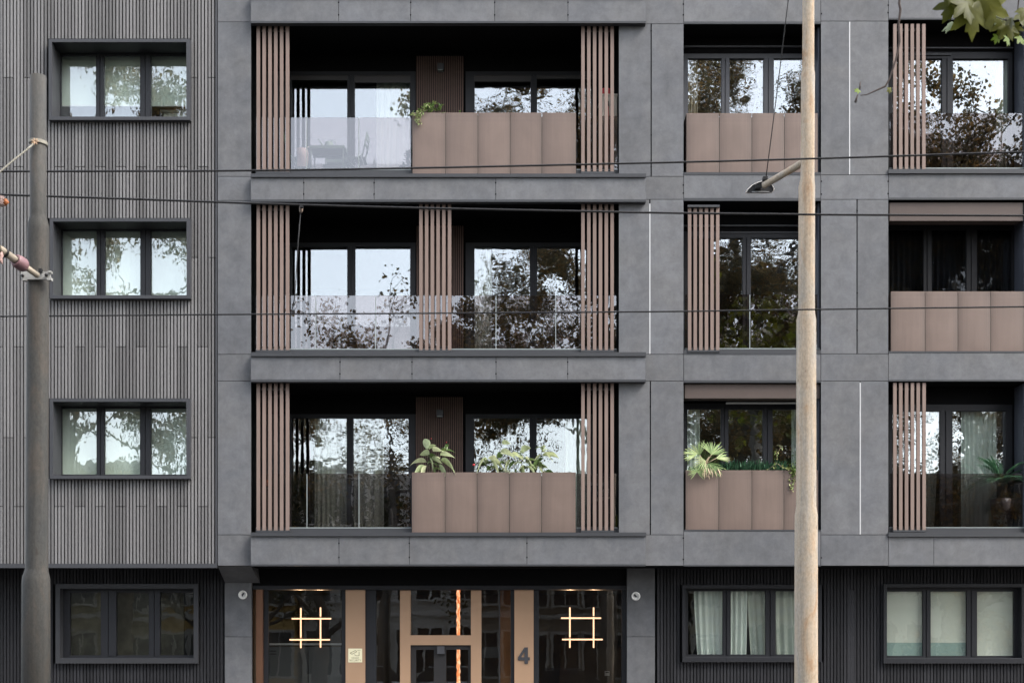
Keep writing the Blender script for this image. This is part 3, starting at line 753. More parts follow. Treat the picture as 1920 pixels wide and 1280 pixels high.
# pendants: four crossing light tubes
def pendant(label, vx, vy, hx, hy):
    d = ED + .7
    t = thing('pendant_light', label, 'lamp', P(sum(vx) / 2, hy[0], d), 'glowing hash shaped pendants in the lobby windows')
    for x, (a, b_) in zip(vx, vy):
        mb = MB(); mb.tube([P(x, a, d), P(x, b_, d)], .014, 10); mb.build('light_tube', m_glow, t)
    for y, (a, b_) in zip(hy, hx):
        mb = MB(); mb.tube([P(a, y, d + .035), P(b_, y, d + .035)], .014, 10); mb.build('light_tube', m_glow, t)
    mb = MB()
    for x, (a, b_) in zip(vx, vy): mb.tube([P(x, 1095, d), P(x, a, d)], .002, 5)
    for y, x in zip(hy, (vx[1], vx[0])): mb.pbox(x - 5, y - 4, x + 3, y - 2, d - .02, d + .05)
    mb.build('suspension_cord', m_copper, t)
    for x, (a, b_) in zip(vx, vy):                # the tube tips throw light up at the head of the window
        la = bpy.data.lights.new('tube_tip_light', 'SPOT'); la.energy = 7; la.color = (1, .60, .34); la.spot_size = R(100); la.spot_blend = .8; la.shadow_soft_size = .02
        lo = bpy.data.objects.new('tube_tip_light', la); C.objects.link(lo); lo.parent = t; lo.matrix_parent_inverse = Matrix.Translation(-wloc(t)); lo.location = P(x, a - 2, d) + Vector((0, -.1, 0)); lo.rotation_euler = (R(180 + 35), 0, 0)
pendant('hash shaped pendant of glowing tubes left of the video security sign', (564, 601), ((1139, 1214), (1138, 1213)), ((547, 621), (543, 618.5)), (1159, 1198.5))
pendant('hash shaped pendant of glowing tubes right of the house number', (1068.5, 1113), ((1138, 1213.5), (1138, 1213.5)), ((1052, 1127), (1054, 1130)), (1158, 1198))
# glowing twisted column
t = thing('glowing_rope_column', 'glowing orange twisted strand column behind the entrance door glass', 'lamp', P(859, 1400, ED + .6))
for k in range(3):
    mb = MB(); path = []
    for i in range(90):
        y = 1104 + i * 3.4; a = i * .42 + k * 2.09
        path.append(P(859.5, y, ED + .6) + Vector((math.cos(a) * .016 + .004 * math.sin(i * 1.7 + k), math.sin(a) * .016, 0)))
    mb.tube(path, .019, 7); mb.build('strand', m_rope, t)

# round wall lamps
def wall_lamp(label, px, py, ang):
    d = GD - .03
    c = P(px, py, d); t = thing('round_wall_lamp', label, 'lamp', c, 'round white lamps on the lower piers')
    mb = MB(); mb.lathe([(.078, 0), (.078, .03), (.070, .04), (.058, .04), (.056, .015), (.002, .012)], c, 'Y', 32); mb.build('ring', m_white, t)
    mb = MB(); u = Vector((math.cos(ang), 0, math.sin(ang))); w = Vector((-u.z, 0, u.x))
    p = [c + u * -.035 + w * -.014, c + u * .04 + w * -.014, c + u * .04 + w * .016, c + u * -.01 + w * .02]
    mb.idx([q + Vector((0, -.028, 0)) for q in p] + [q + Vector((0, -.016, 0)) for q in p], [(0, 1, 2, 3), (0, 4, 5, 1), (1, 5, 6, 2), (2, 6, 7, 3), (3, 7, 4, 0)]); mb.build('spot_head', m_frame2, t)
wall_lamp('round white wall lamp on the narrow pier left of the entrance', 455.5, 1114.5, R(55))
wall_lamp('round white wall lamp on the narrow pier right of the entrance', 1192, 1117, R(130))
# square wall lights on the brown ribbed panels
for lab, px, py in (('small grey box light on the ribbed panel of the top balcony', 826, 125), ('small grey box light on the ribbed panel of the balcony with broad leaved plants', 824.5, 774)):
    mb = MB(); mb.pbox(px - 6, py - 6.5, px + 6, py + 5, LD - .13, LD - .02); o = tag(mb.build('box_light', m_frame2), lab, 'lamp', 'box lights on the ribbed panels')
    mb = MB(); mb.pbox(px - 5.2, py + 5, px + 5.2, py + 6.8, LD - .125, LD - .03); mb.build('diffuser', m_edge, o)

# house number and sign
def poly(mb, pts, d0, d1):
    n = len(pts); a = [P(x, y, d0) for x, y in pts]; b_ = [Vector((p.x, d1, p.z)) for p in a]
    mb.idx(a + b_, [tuple(range(n))] + [(i, i + n, (i + 1) % n + n, (i + 1) % n) for i in range(n)])
def z4(x, y): return (640 + x / 5.333, 1080 + y / 5.333)
nb = MB(); nd = ED - .118
poly(nb, [z4(1832, 708), z4(1866, 708), z4(1866, 806), z4(1832, 806)], nd, nd + .016)
poly(nb, [z4(1768, 806), z4(1886, 806), z4(1886, 838), z4(1768, 838)], nd, nd + .016)
poly(nb, [z4(1832, 838), z4(1866, 838), z4(1866, 872), z4(1832, 872)], nd, nd + .016)
poly(nb, [z4(1831.5, 708), z4(1831.5, 752), z4(1799, 805.6), z4(1768, 805.6)], nd, nd + .016)
tag(nb.build('house_number', mk('dark_numeral', (.04, .04, .045), .5, .4)), 'dark metal numeral 4 on the bronze panel right of the door', 'house number')
sg = thing('security_sign', 'small cream square sign with camera symbol reading VIDEO SECURITY', 'sign', P(666, 1240, ED - .11))
mb = MB(); mb.pbox(653, 1215, 679, 1240.8, ED - .108, ED - .101); mb.build('plate', mk('cream_plate', (.70, .66, .45), .5, .4, var=.03), sg)
m_ink = mk('brown_ink', (.17, .14, .07), .7, .2)
mb = MB(); sd = ED - .1085
def zs(x, y): return (400 + x / 4.2667, 980 + y / 4.2667)
def line(p, q, w=1.0):
    a, b_ = Vector((*p, 0)), Vector((*q, 0)); n_ = (b_ - a).normalized(); n_ = Vector((-n_.y, n_.x, 0)) * w * .5
    poly(mb, [tuple((a + n_)[:2]), tuple((b_ + n_)[:2]), tuple((b_ - n_)[:2]), tuple((a - n_)[:2])], sd, sd + .001)
line(zs(1094, 1038), zs(1138, 1018)); line(zs(1138, 1018), zs(1147, 1028)); line(zs(1147, 1028), zs(1108, 1048)); line(zs(1108, 1048), zs(1094, 1038))
line(zs(1128, 1050), zs(1142, 1060), .9); line(zs(1142, 1060), zs(1165, 1060), .9); line(zs(1166, 1028), zs(1166, 1061), 1.1); line(zs(1150, 1018), zs(1176, 1018), .6)
mb.build('camera_symbol', m_ink, sg)
def text_mesh(txt, px, py, h_px, d, mat, parent, name='lettering', spread=.0):
    cu = bpy.data.curves.new(name, 'FONT'); cu.body = txt; cu.align_x = 'CENTER'; cu.size = h_px * (D + d) / F * 1.4; cu.extrude = .0004; cu.offset = spread
    to = bpy.data.objects.new(name + '_src', cu); C.objects.link(to)
    me = bpy.data.meshes.new_from_object(to.evaluated_get(bpy.context.evaluated_depsgraph_get()))
    bpy.data.objects.remove(to)
    me.transform(Matrix.Translation(P(px, py, d)) @ Matrix.Rotation(R(90), 4, 'X')); me.materials.append(mat)
    o = bpy.data.objects.new(name, me); C.objects.link(o); o.parent = parent; o.matrix_parent_inverse = Matrix.Translation(-wloc(parent)); return o
text_mesh('VIDEO', 666, 1234.3, 3.6, ED - .109, m_ink, sg); text_mesh('SECURITY', 666, 1238.8, 3.6, ED - .109, m_ink, sg)

# ------------------------------------------------------------------ plants
def frame_of(dirv, up=Vector((0, 0, 1))):
    f = Vector(dirv).normalized(); s_ = f.cross(up)
    s_ = s_.normalized() if s_.length > 1e-4 else Vector((1, 0, 0))
    return f, s_, s_.cross(f)
def blade(mb, base, dirv, length, width, droop=.5, tint=.5, n=7, fold=.25, up=Vector((0, 0, 1)), peak=.45, sharp=.8, roll=0.0):
    """one leaf: a folded, drooping, pointed blade"""
    f, s_, u = frame_of(dirv, up); base = Vector(base)
    if roll:
        q = Matrix.Rotation(roll, 3, f); s_ = q @ s_; u = q @ u
    L, Mi, Rg = [], [], []; p = base.copy(); ang = 0.0
    for i in range(n + 1):
        t = i / n
        w = width * (math.sin(math.pi * min(1, t ** (math.log(.5) / math.log(peak)))) ** sharp) if 0 < t < 1 else .0008
        c = p; L.append(c + s_ * w * .5 + u * w * fold); Mi.append(c); Rg.append(c - s_ * w * .5 + u * w * fold)
        ang = droop * t * 1.6; step = length / n
        p = p + (f * math.cos(ang) - Vector((0, 0, 1)) * math.sin(ang)) * step
    vs = L + Mi + Rg; m_ = n + 1; fs = []
    for i in range(n):
        fs.append((i, i + 1, m_ + i + 1, m_ + i)); fs.append((m_ + i, m_ + i + 1, 2 * m_ + i + 1, 2 * m_ + i))
    mb.idx(vs, fs, tint, True)
m_canna = leaf_mat('canna_leaf', [(0, (.03, .07, .022)), (.35, (.15, .22, .07)), (.7, (.47, .55, .31)), (1, (.64, .66, .42))], .3, .38)
m_palm = leaf_mat('palm_leaf', [(0, (.03, .065, .02)), (.4, (.11, .19, .05)), (.8, (.28, .37, .14)), (1, (.42, .46, .22))], .25, .45)
m_grassy = leaf_mat('dark_grass_leaf', [(0, (.015, .045, .025)), (.6, (.045, .12, .06)), (1, (.16, .25, .13))], .2, .4)
m_succ = leaf_mat('succulent_leaf', [(0, (.04, .09, .03)), (.5, (.12, .20, .05)), (1, (.34, .36, .14))], .2, .4)
m_stem = mk('dark_stem', (.05, .045, .03), .7, .3)
m_dry = mk('dry_stem', (.42, .33, .22), .8, .2)
m_red = mk('red_bud', (.55, .05, .06), .5, .4)
pr = random.Random(11)
def canna(label, px, pybase, d, leaves, stems, buds=(), group='broad leaved plants in the planter above the entrance'):
    """leaves: (px, py, dpx, dpy, length px, width px, tint): from a point towards a direction in the picture plane, with some depth"""
    t = thing('broad_leaved_plant', label, 'plant', P(px, pybase, d), group)
    mb = MB()
    for (x0, y0, x1, y1) in stems:
        mb.tube([P(x0, y0, d), P((x0 + x1) / 2 + pr.uniform(-2, 2), (y0 + y1) / 2, d - .02), P(x1, y1, d - .03)], [.007, .006, .004], 6)
    mb.build('stem', m_stem, t)
    mb = MB()
    for (x, y, dx, dy, ln, wd, tn) in leaves:
        v = Vector((dx, pr.uniform(-.9, -.2) * abs(dx) if dx else -.4, -dy)).normalized()
        blade(mb, P(x, y, d - .03), v, ln * (D + d) / F * 1.28, wd * (D + d) / F * 1.05, pr.uniform(.45, .8), tn, 10, pr.uniform(.08, .22), peak=.38, sharp=1.05, roll=pr.uniform(.35, .9) * (1 if dx < 0 else -1))
    for k in range(15):
        (x0, y0, x1, y1) = pr.choice(stems); q = pr.uniform(.25, .95); a = pr.uniform(-2.6, .0)
        blade(mb, P(x0 + (x1 - x0) * q, y0 + (y1 - y0) * q, d), (math.cos(a), pr.uniform(-.7, .5), -math.sin(a) * .7), pr.uniform(.12, .24), pr.uniform(.06, .10), pr.uniform(.4, .9), pr.uniform(.1, .95), 8, .15, peak=.4, sharp=1.0, roll=pr.uniform(-.6, .6))
    mb.build('foliage', m_canna, t)
    if buds:
        mb = MB()
        for (x, y, r) in buds:
            c = P(x, y, d - .05); mb.lathe([(r * .3, -r), (r, -r * .3), (r * .9, r * .3), (r * .25, r)], c, 'Z', 8)
        mb.build('flower_bud', m_red, t)
canna('tallest pale leaved plant at the left end of the planter above the entrance', 809, 886, .15,
      [(801, 842, -.15, -1, 28, 15, .75), (804, 842, .6, -.6, 18, 10, .7), (805, 852, -.9, -.5, 20, 15, .7), (806, 858, .2, .6, 18, 12, .8), (812, 846, .9, -.45, 26, 17, .85), (825, 853, 1, -.1, 32, 15, .8),
       (800, 866, -1, -.25, 30, 13, .85), (796, 872, -.7, .5, 26, 14, .7), (800, 872, -.25, .7, 24, 19, .95), (812, 862, .7, .0, 20, 14, .8), (826, 862, 1, .35, 34, 17, .8), (822, 870, .5, .7, 26, 14, .75), (830, 860, .9, .6, 34, 15, .85), (808, 858, .2, -.3, 16, 14, .2), (812, 872, .1, .6, 18, 12, .3), (820, 866, -.2, -.5, 14, 10, .35)],
      [(808, 888, 803, 842), (812, 888, 814, 855), (816, 888, 826, 858), (809, 888, 800, 866), (836, 848, 837, 838)], ((808.5, 822, .008), (837, 829, .008)))
canna('drooping pale leaved plant in the middle of the planter above the entrance', 925, 886, .15,
      [(912, 858, -.6, .6, 28, 20, .85), (913, 862, -.9, -.05, 16, 10, .8), (915, 858, .9, .3, 30, 20, .9), (922, 865, .6, .9, 26, 18, .85), (932, 858, .9, -.9, 16, 10, .3), (938, 846, .9, .15, 34, 15, .85), (941, 832, .9, -.3, 20, 11, .75), (914, 882, .4, -1, 16, 8, .25), (923, 878, .5, -.5, 10, 8, .6)],
      [(912, 888, 911, 858), (925, 888, 922, 866), (931, 862, 940, 832), (922, 868, 936, 850)])
canna('yellowing broad leaved plant bending over the planter edge above the entrance', 977, 886, .10,
      [(958, 852, 1, .1, 30, 14, .9), (979, 848, .7, -.9, 26, 15, .75), (981, 850, -.3, -.6, 10, 10, .8), (957, 862, -.4, .8, 20, 14, .9), (966, 866, -.8, .7, 20, 16, .15), (982, 858, -.8, .2, 16, 12, .95), (986, 858, .7, .4, 12, 12, 1), (978, 872, .15, 1, 26, 13, .7), (983, 874, -.6, .3, 14, 12, .85), (988, 874, .8, .6, 22, 14, .8), (990, 870, .8, .1, 16, 8, .7), (965, 878, .2, .8, 14, 12, .3)],
      [(980, 888, 979, 850), (966, 888, 967, 862), (989, 880, 989, 860), (946, 866, 949, 880)])
canna('two tiered broad leaved plant at the right of the planter above the entrance', 1012, 886, .15,
      [(1012, 862, -.7, .8, 18, 14, .2), (1016, 854, .9, -.25, 34, 12, .9), (1014, 854, -.5, .2, 14, 10, .85), (1020, 852, .8, .3, 20, 11, .9), (1010, 876, .6, .8, 18, 11, .9), (1022, 884, 1, .1, 26, 11, .1), (1017, 838, .6, -.3, 8, 6, .8), (1030, 850, .9, .1, 18, 9, .85)],
      [(1004, 888, 1012, 862), (1012, 862, 1018, 836)])
t = thing('red_flower', 'single red flower on a thin stem between the pale plants', 'plant', P(889, 886, .1))
mb = MB(); mb.tube([P(890, 888, .1), P(890.5, 880, .1), P(889, 874, .09)], .004, 6); blade(mb, P(890, 886, .1), (-.8, -.3, .5), .07, .03); mb.build('stem', m_stem, t)
mb = MB(); mb.lathe([(.006, -.022), (.022, -.010), (.026, .004), (.016, .014), (.005, .017)], P(888.5, 871, .09), 'Z', 10); mb.build('petal_head', m_red, t)

def fan(mb, c, normal, up, rad, n, spread, tint, droop=.25):
    f = Vector(normal).normalized(); u = Vector(up); u = (u - f * u.dot(f)).normalized(); s_ = u.cross(f)
    for i in range(n):
        a = (i / (n - 1) - .5) * spread + pr.uniform(-.04, .04)
        dv = u * math.cos(a) + s_ * math.sin(a) + f * pr.uniform(-.05, .18)
        blade(mb, c, dv, rad * pr.uniform(.82, 1.05), rad * .062, droop * pr.uniform(.2, 1.1), min(1, max(0, tint + pr.uniform(-.2, .2))), 5, .22, up=f, peak=.5)
t = thing('fan_palm', 'fan palm with spiky pale fronds hanging over the planter corner', 'plant', P(1322, 884, .15))
mb = MB()
hub = P(1322, 870, .18)
for (px, py, dd, nx, nz, ux, uz, r, n, sp, tn) in ((1334, 852, -.05, .2, .3, .35, 1, 34, 15, 2.3, .7), (1312, 853, .0, -.3, .4, -.45, 1, 33, 12, 1.8, .75), (1308, 851, -.1, 0, .7, -1, .12, 32, 11, 1.5, .85), (1342, 859, -.1, .3, .5, 1, .35, 30, 9, 1.0, .85), (1322, 862, -.2, 0, .3, -.5, -.3, 26, 9, 2.2, .9), (1328, 868, -.15, 0, .4, .4, -1, 27, 11, 2.0, .35), (1340, 873, -.1, .2, .3, .5, -1, 24, 9, 1.6, .5), (1318, 868, -.1, .1, .2, -.4, -1, 18, 8, 1.6, .3)):
    fan(mb, P(px, py, .15 + dd), (nx, -1, nz), (ux, -.1, uz), r * .0094, n, sp, tn)
fan(mb, P(1306.5, 884, -.06), (0, -1, .35), (0, 0, .25), 20 * .0094, 19, 4.9, .6, .1)
mb.build('frond', m_palm, t)
mb = MB()
for i in range(14):
    x = 1320 + pr.uniform(-8, 26); blade(mb, P(x, 872 + pr.uniform(-4, 8), .0), (pr.uniform(-.2, .4), -.5, -1), pr.uniform(.16, .26), .018, .3, 1, 4, .1)
mb.build('dry_frond', m_dry, t)
mb = MB(); mb.tube([P(1326, 890, .2), hub, P(1330, 856, .14)], [.03, .025, .012], 8)
for px, py in ((1334, 852), (1312, 853), (1342, 859), (1306.5, 884)): mb.tube([hub, P(px, py, .05)], .006, 6)
mb.build('stem', m_dry, t)
mb = MB()
for i in range(430):
    x = pr.uniform(1352, 1474); y = 884 + pr.uniform(-1, 2); d = pr.uniform(.06, .36)
    blade(mb, P(x, y, d), (pr.uniform(-.55, .55), pr.uniform(-.5, .2), 1), pr.uniform(.14, .29), .024, pr.uniform(.1, .7), pr.uniform(.1, .8) ** 1.4, 5, .2)
for i in range(24):
    x = pr.uniform(1289, 1310); blade(mb, P(x, 884, pr.uniform(.15, .36)), (pr.uniform(-.5, .5), -.1, 1), pr.uniform(.08, .16), .02, .4, .1, 4)
tag(mb.build('grass_tufts', m_grassy), 'dark green strappy grass filling the planter beside the fan palm', 'grass', None, 'stuff')
t = thing('trailing_plant', 'thin stemmed trailing plant with pale beads hanging over the planter by the pole', 'plant', P(1480, 884, .1))
mb = MB(); lf = MB()
for (pts) in ([(1452, 880), (1458, 862), (1455, 850), (1460, 846), (1464, 838)], [(1440, 880), (1456, 868), (1470, 876), (1484, 882)], [(1478, 884), (1486, 872), (1484, 895), (1479, 900), (1481, 912)], [(1486, 880), (1489, 892), (1488, 905)], [(1484, 888), (1490, 908), (1482, 914), (1484, 920)], [(1462, 874), (1478, 878), (1492, 886), (1496, 900)]):
    mb.tube([P(x, y, .02 + .02 * math.sin(x)) for x, y in pts], .0028, 5)
    for (x, y), (x2, y2) in zip(pts[:-1], pts[1:]):
        for k in range(5):
            q = pr.random(); blade(lf, P(x + (x2 - x) * q + pr.uniform(-2, 2), y + (y2 - y) * q + pr.uniform(-2, 2), .01), (pr.uniform(-1, 1), -.5, pr.uniform(-1, 1)), pr.uniform(.03, .055), .025, .2, pr.uniform(.5, 1), 4)
for k in range(60): blade(lf, P(1490 + pr.gauss(0, 5), 880 + pr.gauss(0, 8), .02), (pr.uniform(-1, 1), -.6, pr.uniform(-1, 1)), .05, .03, .2, pr.uniform(.2, .8), 4)
mb.build('stem', m_dry, t); lf.build('foliage', m_succ, t)
t = thing('spider_plant', 'arching grassy plant half hidden behind the rusty pole', 'plant', P(1512, 884, .2))
mb = MB()
for i in range(70):
    a = pr.uniform(0, 2 * math.pi); blade(mb, P(1512, 862 + pr.uniform(-8, 6), .2), (math.cos(a), math.sin(a) * .6 - .2, pr.uniform(.1, 1.3)), pr.uniform(.2, .36), .02, pr.uniform(.3, 1.1), pr.uniform(.1, .7), 6)
mb.build('foliage', m_palm, t); mb = MB(); mb.tube([P(1512, 886, .2), P(1512, 858, .2)], .015, 6); mb.build('stem', m_stem, t)
# top planter
t = thing('succulent', 'small green leafy succulent on the planter of the top balcony', 'plant', P(815, 212, .1))
mb = MB()
for k in range(26):
    c = P(812 + pr.gauss(0, 9), 205 + pr.gauss(0, 5), .1 + pr.uniform(-.08, .08))
    for i in range(9):
        a = pr.uniform(0, 6.28); blade(mb, c, (math.cos(a), math.sin(a) - .2, pr.uniform(.1, 1.4)), pr.uniform(.05, .085), .028, -.1, pr.uniform(.1, .8), 4)
for i in range(10): blade(mb, P(862, 212, .1), (pr.uniform(-.6, .6), pr.uniform(-.5, .2), 1), .05, .02, .2, .5, 4)
mb.build('foliage', m_succ, t)
mb = MB()
for x in (806, 812, 818): mb.tube([P(x, 214, .1), P(x + 1, 204, .1)], .005, 5)
mb.build('stem', m_stem, t)
t = thing('trailing_sedum', 'straw coloured trailing plant spilling over the planter corner on the top balcony', 'plant', P(784, 212, -.02))
mb = MB(); lf = MB()
for pts in ([(795, 206), (790, 207), (785, 210), (783, 222), (784, 232)], [(784, 208), (781, 216), (780, 226)], [(785, 212), (788, 222), (787, 230)], [(793, 212), (797, 198), (801, 196), (806, 200)], [(778, 214), (774, 213), (772, 215)]):
    mb.tube([P(x, y, -.05) for x, y in pts], .004, 5)
    for (x, y) in pts:
        for k in range(8): blade(lf, P(x + pr.gauss(0, 1.8), y + pr.gauss(0, 2), -.06), (pr.uniform(-1, 1), -.4, pr.uniform(-1, .6)), pr.uniform(.03, .05), .016, .2, pr.uniform(.6, 1), 4)
mb.build('stem', m_dry, t); lf.build('foliage', m_palm, t)
# potted shrub behind the top balcony glass
t = thing('potted_shrub', 'dark leaved potted shrub beside the planter behind the top balcony glass', 'plant', P(762, 316, .45))
mb = MB(); z0 = Z(326); c = P(764, 316, .5); mb.lathe([(.11, 0), (.15, .26), (.16, .28), (.14, .28)], (c.x, .5, z0), 'Z', 20); mb.build('pot', m_black, t)
mb = MB(); lf = MB()
for k in range(11):
    e = P(765 + pr.gauss(0, 5), 296 + pr.gauss(0, 9), .42 + pr.uniform(-.1, .12)); mb.tube([Vector((c.x, .5, z0 + .26)), (Vector((c.x, .5, z0 + .26)) + e) / 2 + Vector((0, 0, .05)), e], [.007, .005, .003], 5)
    for i in range(12):
        a = pr.uniform(0, 6.28); blade(lf, e + Vector((pr.gauss(0, .025), pr.gauss(0, .025), pr.gauss(0, .025))), (math.cos(a), math.sin(a), pr.uniform(-.2, .8)), pr.uniform(.05, .08), .03, .2, pr.uniform(0, .4), 4)
mb.build('stem', m_stem, t); lf.build('foliage', m_grassy, t)
# cycad in a tall pot, lowest right balcony
t = thing('potted_cycad', 'dark green cycad in a tall pot behind the lowest right balcony glass', 'plant', P(1880, 985, .38))
zf0 = Z(1000); c = P(1880, 905, .34)
mb = MB(); mb.lathe([(.13, 0), (.2, .45), (.215, .62), (.2, .64), (.17, .62)], (c.x, .34, zf0), 'Z', 24); mb.build('pot', m_bronze_d, t)
mb = MB(); mb.lathe([(.09, .6), (.1, .78), (.08, .92)], (c.x, .34, zf0), 'Z', 12); mb.build('trunk', m_stem, t)
mb = MB(); top = Vector((c.x - .05, .30, zf0 + .93))
for k in range(22):
    a = pr.uniform(0, 6.28); el = pr.uniform(.1, 1.2); L = pr.uniform(.42, .66); p = top.copy(); dv = Vector((math.cos(a) * math.cos(el), math.sin(a) * math.cos(el) * .45 - .1, math.sin(el))).normalized()
    sv = dv.cross(Vector((0, 0, 1))).normalized()
    for i in range(16):
        tt = i / 16; p = p + dv * (L / 16); dv = (dv + Vector((0, 0, -.055))).normalized()
        w = .17 * math.sin(math.pi * min(1, .12 + tt * .95)) + .02
        for sg_ in (-1, 1): blade(mb, p, sv * sg_ + dv * .8 + Vector((0, 0, .2)), w, .022, .25, pr.uniform(.2, .9), 3, .1)
mb.build('frond', leaf_mat('cycad_leaf', [(0, (.025, .075, .04)), (.6, (.07, .17, .09)), (1, (.17, .29, .17))], .25, .35), t)

# ------------------------------------------------------------------ balcony furniture (top middle loggia)
m_green = mk('pale_green_enamel', (.085, .15, .095), .45, .4, var=.08)
m_gtop = mk('grey_green_top', (.16, .19, .165), .5, .4)
zf0 = Z(326) + .004; td = .62
t = thing('folding_table', 'green metal folding table carrying the watering can on the top balcony', 'table', (X(617, td), td, zf0))
zt = Z(281, td); xa, xb = X(583, td), X(649, td)
mb = MB(); mb.box(xa, xb, td - .22, td + .28, zt - .015, zt); mb.box(xa, xb, td - .22, td - .205, zt - .05, zt - .015); mb.box(xa, xb, td + .265, td + .28, zt - .05, zt - .015); mb.build('tabletop', m_green, t)
for sx, sy in ((xa + .03, td - .19), (xb - .03, td - .19), (xa + .03, td + .25), (xb - .03, td + .25)):
    mb = MB(); mb.tube([(sx, sy, zf0), (sx, sy, zt - .015)], .012, 8); mb.build('leg', m_green, t)
def bistro_chair(label, cx, cy, rot):
    t = thing('bistro_chair', label, 'chair', (cx, cy, zf0), 'green metal chairs on the top balcony')
    Mx = Matrix.Translation((cx, cy, zf0)) @ Matrix.Rotation(rot, 4, 'Z')
    def tb(nm, pts, r, mat=m_green):
        mb = MB(); mb.tube([Mx @ Vector(p) for p in pts], r, 8); return mb.build(nm, mat, t)
    mb = MB()
    for i in range(6):
        y = -.17 + i * .068; q = [Mx @ Vector(p) for p in ((-.19, y, .43), (.19, y, .43), (.19, y + .055, .43), (-.19, y + .055, .43), (-.19, y, .445), (.19, y, .445), (.19, y + .055, .445), (-.19, y + .055, .445))]
        mb.idx(q, [(0, 3, 2, 1), (4, 5, 6, 7), (0, 1, 5, 4), (1, 2, 6, 5), (2, 3, 7, 6), (3, 0, 4, 7)])
    mb.build('seat', m_green, t)
    mb = MB()
    for z in (.62, .72, .80):
        vs = []
        for i in range(7):
            u = i / 6 - .5; vs += [Mx @ Vector((u * .4, .2 + .03 * (1 - 4 * u * u) + (z - .45) * .12, z)), Mx @ Vector((u * .4, .2 + .03 * (1 - 4 * u * u) + (z - .45) * .12, z + .06))]
        mb.idx(vs, [(2 * i, 2 * i + 2, 2 * i + 3, 2 * i + 1) for i in range(6)]); mb.idx([v + Vector((0, 0, .0)) + (Mx.to_3x3() @ Vector((0, .006, 0))) for v in vs], [(2 * i + 1, 2 * i + 3, 2 * i + 2, 2 * i) for i in range(6)])
    mb.build('backrest', m_green, t)
    for sx in (-.19, .19):
        tb('leg', [(sx, -.22, 0), (sx, .1, .43), (sx, .19, .5)], .011)
        tb('leg', [(sx, .24, 0), (sx, .0, .3), (sx, -.17, .43)], .011)
        tb('back_post', [(sx, .17, .43), (sx, .26, .88)], .011)
    return t
bistro_chair('green metal chair with a pale bag left of the balcony table', X(562, .62), .62, R(90))
bistro_chair('green metal chair right of the balcony table', X(663, .62), .62, R(-90))
bistro_chair('green metal chair behind the balcony table, facing the street', X(628, 1.0), .98, R(0))
t = thing('cloth_bag', 'pale cloth bag hanging on the left balcony chair', 'bag', P(565, 300, .40))
mb = MB(); vs = []
for j in range(6):
    for i in range(6):
        u, v = i / 5, j / 5; vs.append(P(556 + u * 20 + 2 * math.sin(v * 3), 276 + v * 36 + 4 * abs(u - .5) * (1 - v), .42 - .04 * math.sin(math.pi * u) * math.sin(math.pi * (v * .8 + .2))))
mb.idx(vs, [(j * 6 + i, (j + 1) * 6 + i, (j + 1) * 6 + i + 1, j * 6 + i + 1) for j in range(5) for i in range(5)], 1, True)
n0 = len(vs); mb.idx([v + Vector((0, .03, 0)) for v in vs], [(j * 6 + i, j * 6 + i + 1, (j + 1) * 6 + i + 1, (j + 1) * 6 + i) for j in range(5) for i in range(5)], 1, True)
m_cloth = mk('pale_cloth', (.68, .60, .55), .9, .1); mb.build('pouch', m_cloth, t)
mb = MB(); mb.tube([P(572, 279, .43), P(578, 276, .44), P(592, 273, .46)], [.006, .012, .008], 6); mb.tube([P(575, 278, .43), P(577, 290, .42), P(580, 289, .42)], [.008, .018, .004], 6); mb.build('strap', m_cloth, t)
t = thing('watering_can', 'pale green watering can on the balcony table', 'watering can', P(617, 280, td))
m_can = mk('mint_enamel', (.20, .29, .235), .4, .4, var=.05)
mb = MB(); cc = Vector((X(617, td), td, zt)); mb.lathe([(.075, 0), (.085, .02), (.080, .10), (.066, .135), (.05, .14)], cc, 'Z', 24); mb.build('body', m_can, t)
mb = MB(); mb.tube([cc + Vector((-.07, 0, .03)), cc + Vector((-.13, 0, .10)), cc + Vector((-.18, 0, .18)), cc + Vector((-.20, 0, .185))], [.018, .012, .008, .014], 8); mb.build('spout', m_can, t)
mb = MB(); mb.tube([cc + Vector((-.03, 0, .138)), cc + Vector((.05, 0, .165)), cc + Vector((.12, 0, .14)), cc + Vector((.125, 0, .08)), cc + Vector((.078, 0, .03))], .007, 8); mb.build('handle', m_can, t)
# storage behind the right hand screen of the top loggia
t = thing('storage_cupboard', 'tall cream cupboard behind the right slatted screen of the top balcony', 'cupboard', P(1142, 325, .4))
mb = MB(); x0, x1 = X(1126, .34), X(1157, .34); mb.box(x0, x1, .34, .9, zf0, Z(180, .34)); mb.box(x0 - .01, x1 + .005, .33, .91, Z(180, .34), Z(176.5, .34)); m_cream = mk('cream_laminate', (.62, .58, .49), .6, .3); mb.build('body', m_cream, t)
mb = MB(); mb.box(x0 + .02, (x0 + x1) / 2 - .003, .325, .339, zf0 + .05, Z(184, .34)); mb.box((x0 + x1) / 2 + .003, x1 - .02, .325, .339, zf0 + .05, Z(184, .34)); mb.build('door', m_cream, t)
t = thing('red_storage_box', 'red box on top of the cream cupboard on the top balcony', 'box', P(1136, 176, .5))
mb = MB(); zb = Z(176.5, .34) + .001; mb.box(X(1128, .45), X(1144, .45), .42, .62, zb, zb + .13); mb.box(X(1131, .45), X(1141, .45), .44, .60, zb + .13, zb + .145); mb.build('body', mk('red_plastic', (.45, .02, .03), .45, .4), t)
t = thing('broom', 'broom with red handle and black tip leaning on the cream cupboard', 'broom', P(1141, 325, .3))
mb = MB(); mb.tube([P(1142.5, 320, .25), P(1141, 198, .30)], .012, 8); mb.build('shaft', mk('faded_red', (.36, .10, .08), .5, .4), t)
mb = MB(); mb.tube([P(1141, 200, .30), P(1140.6, 190, .304)], [.014, .009], 8); mb.build('grip', m_black, t)
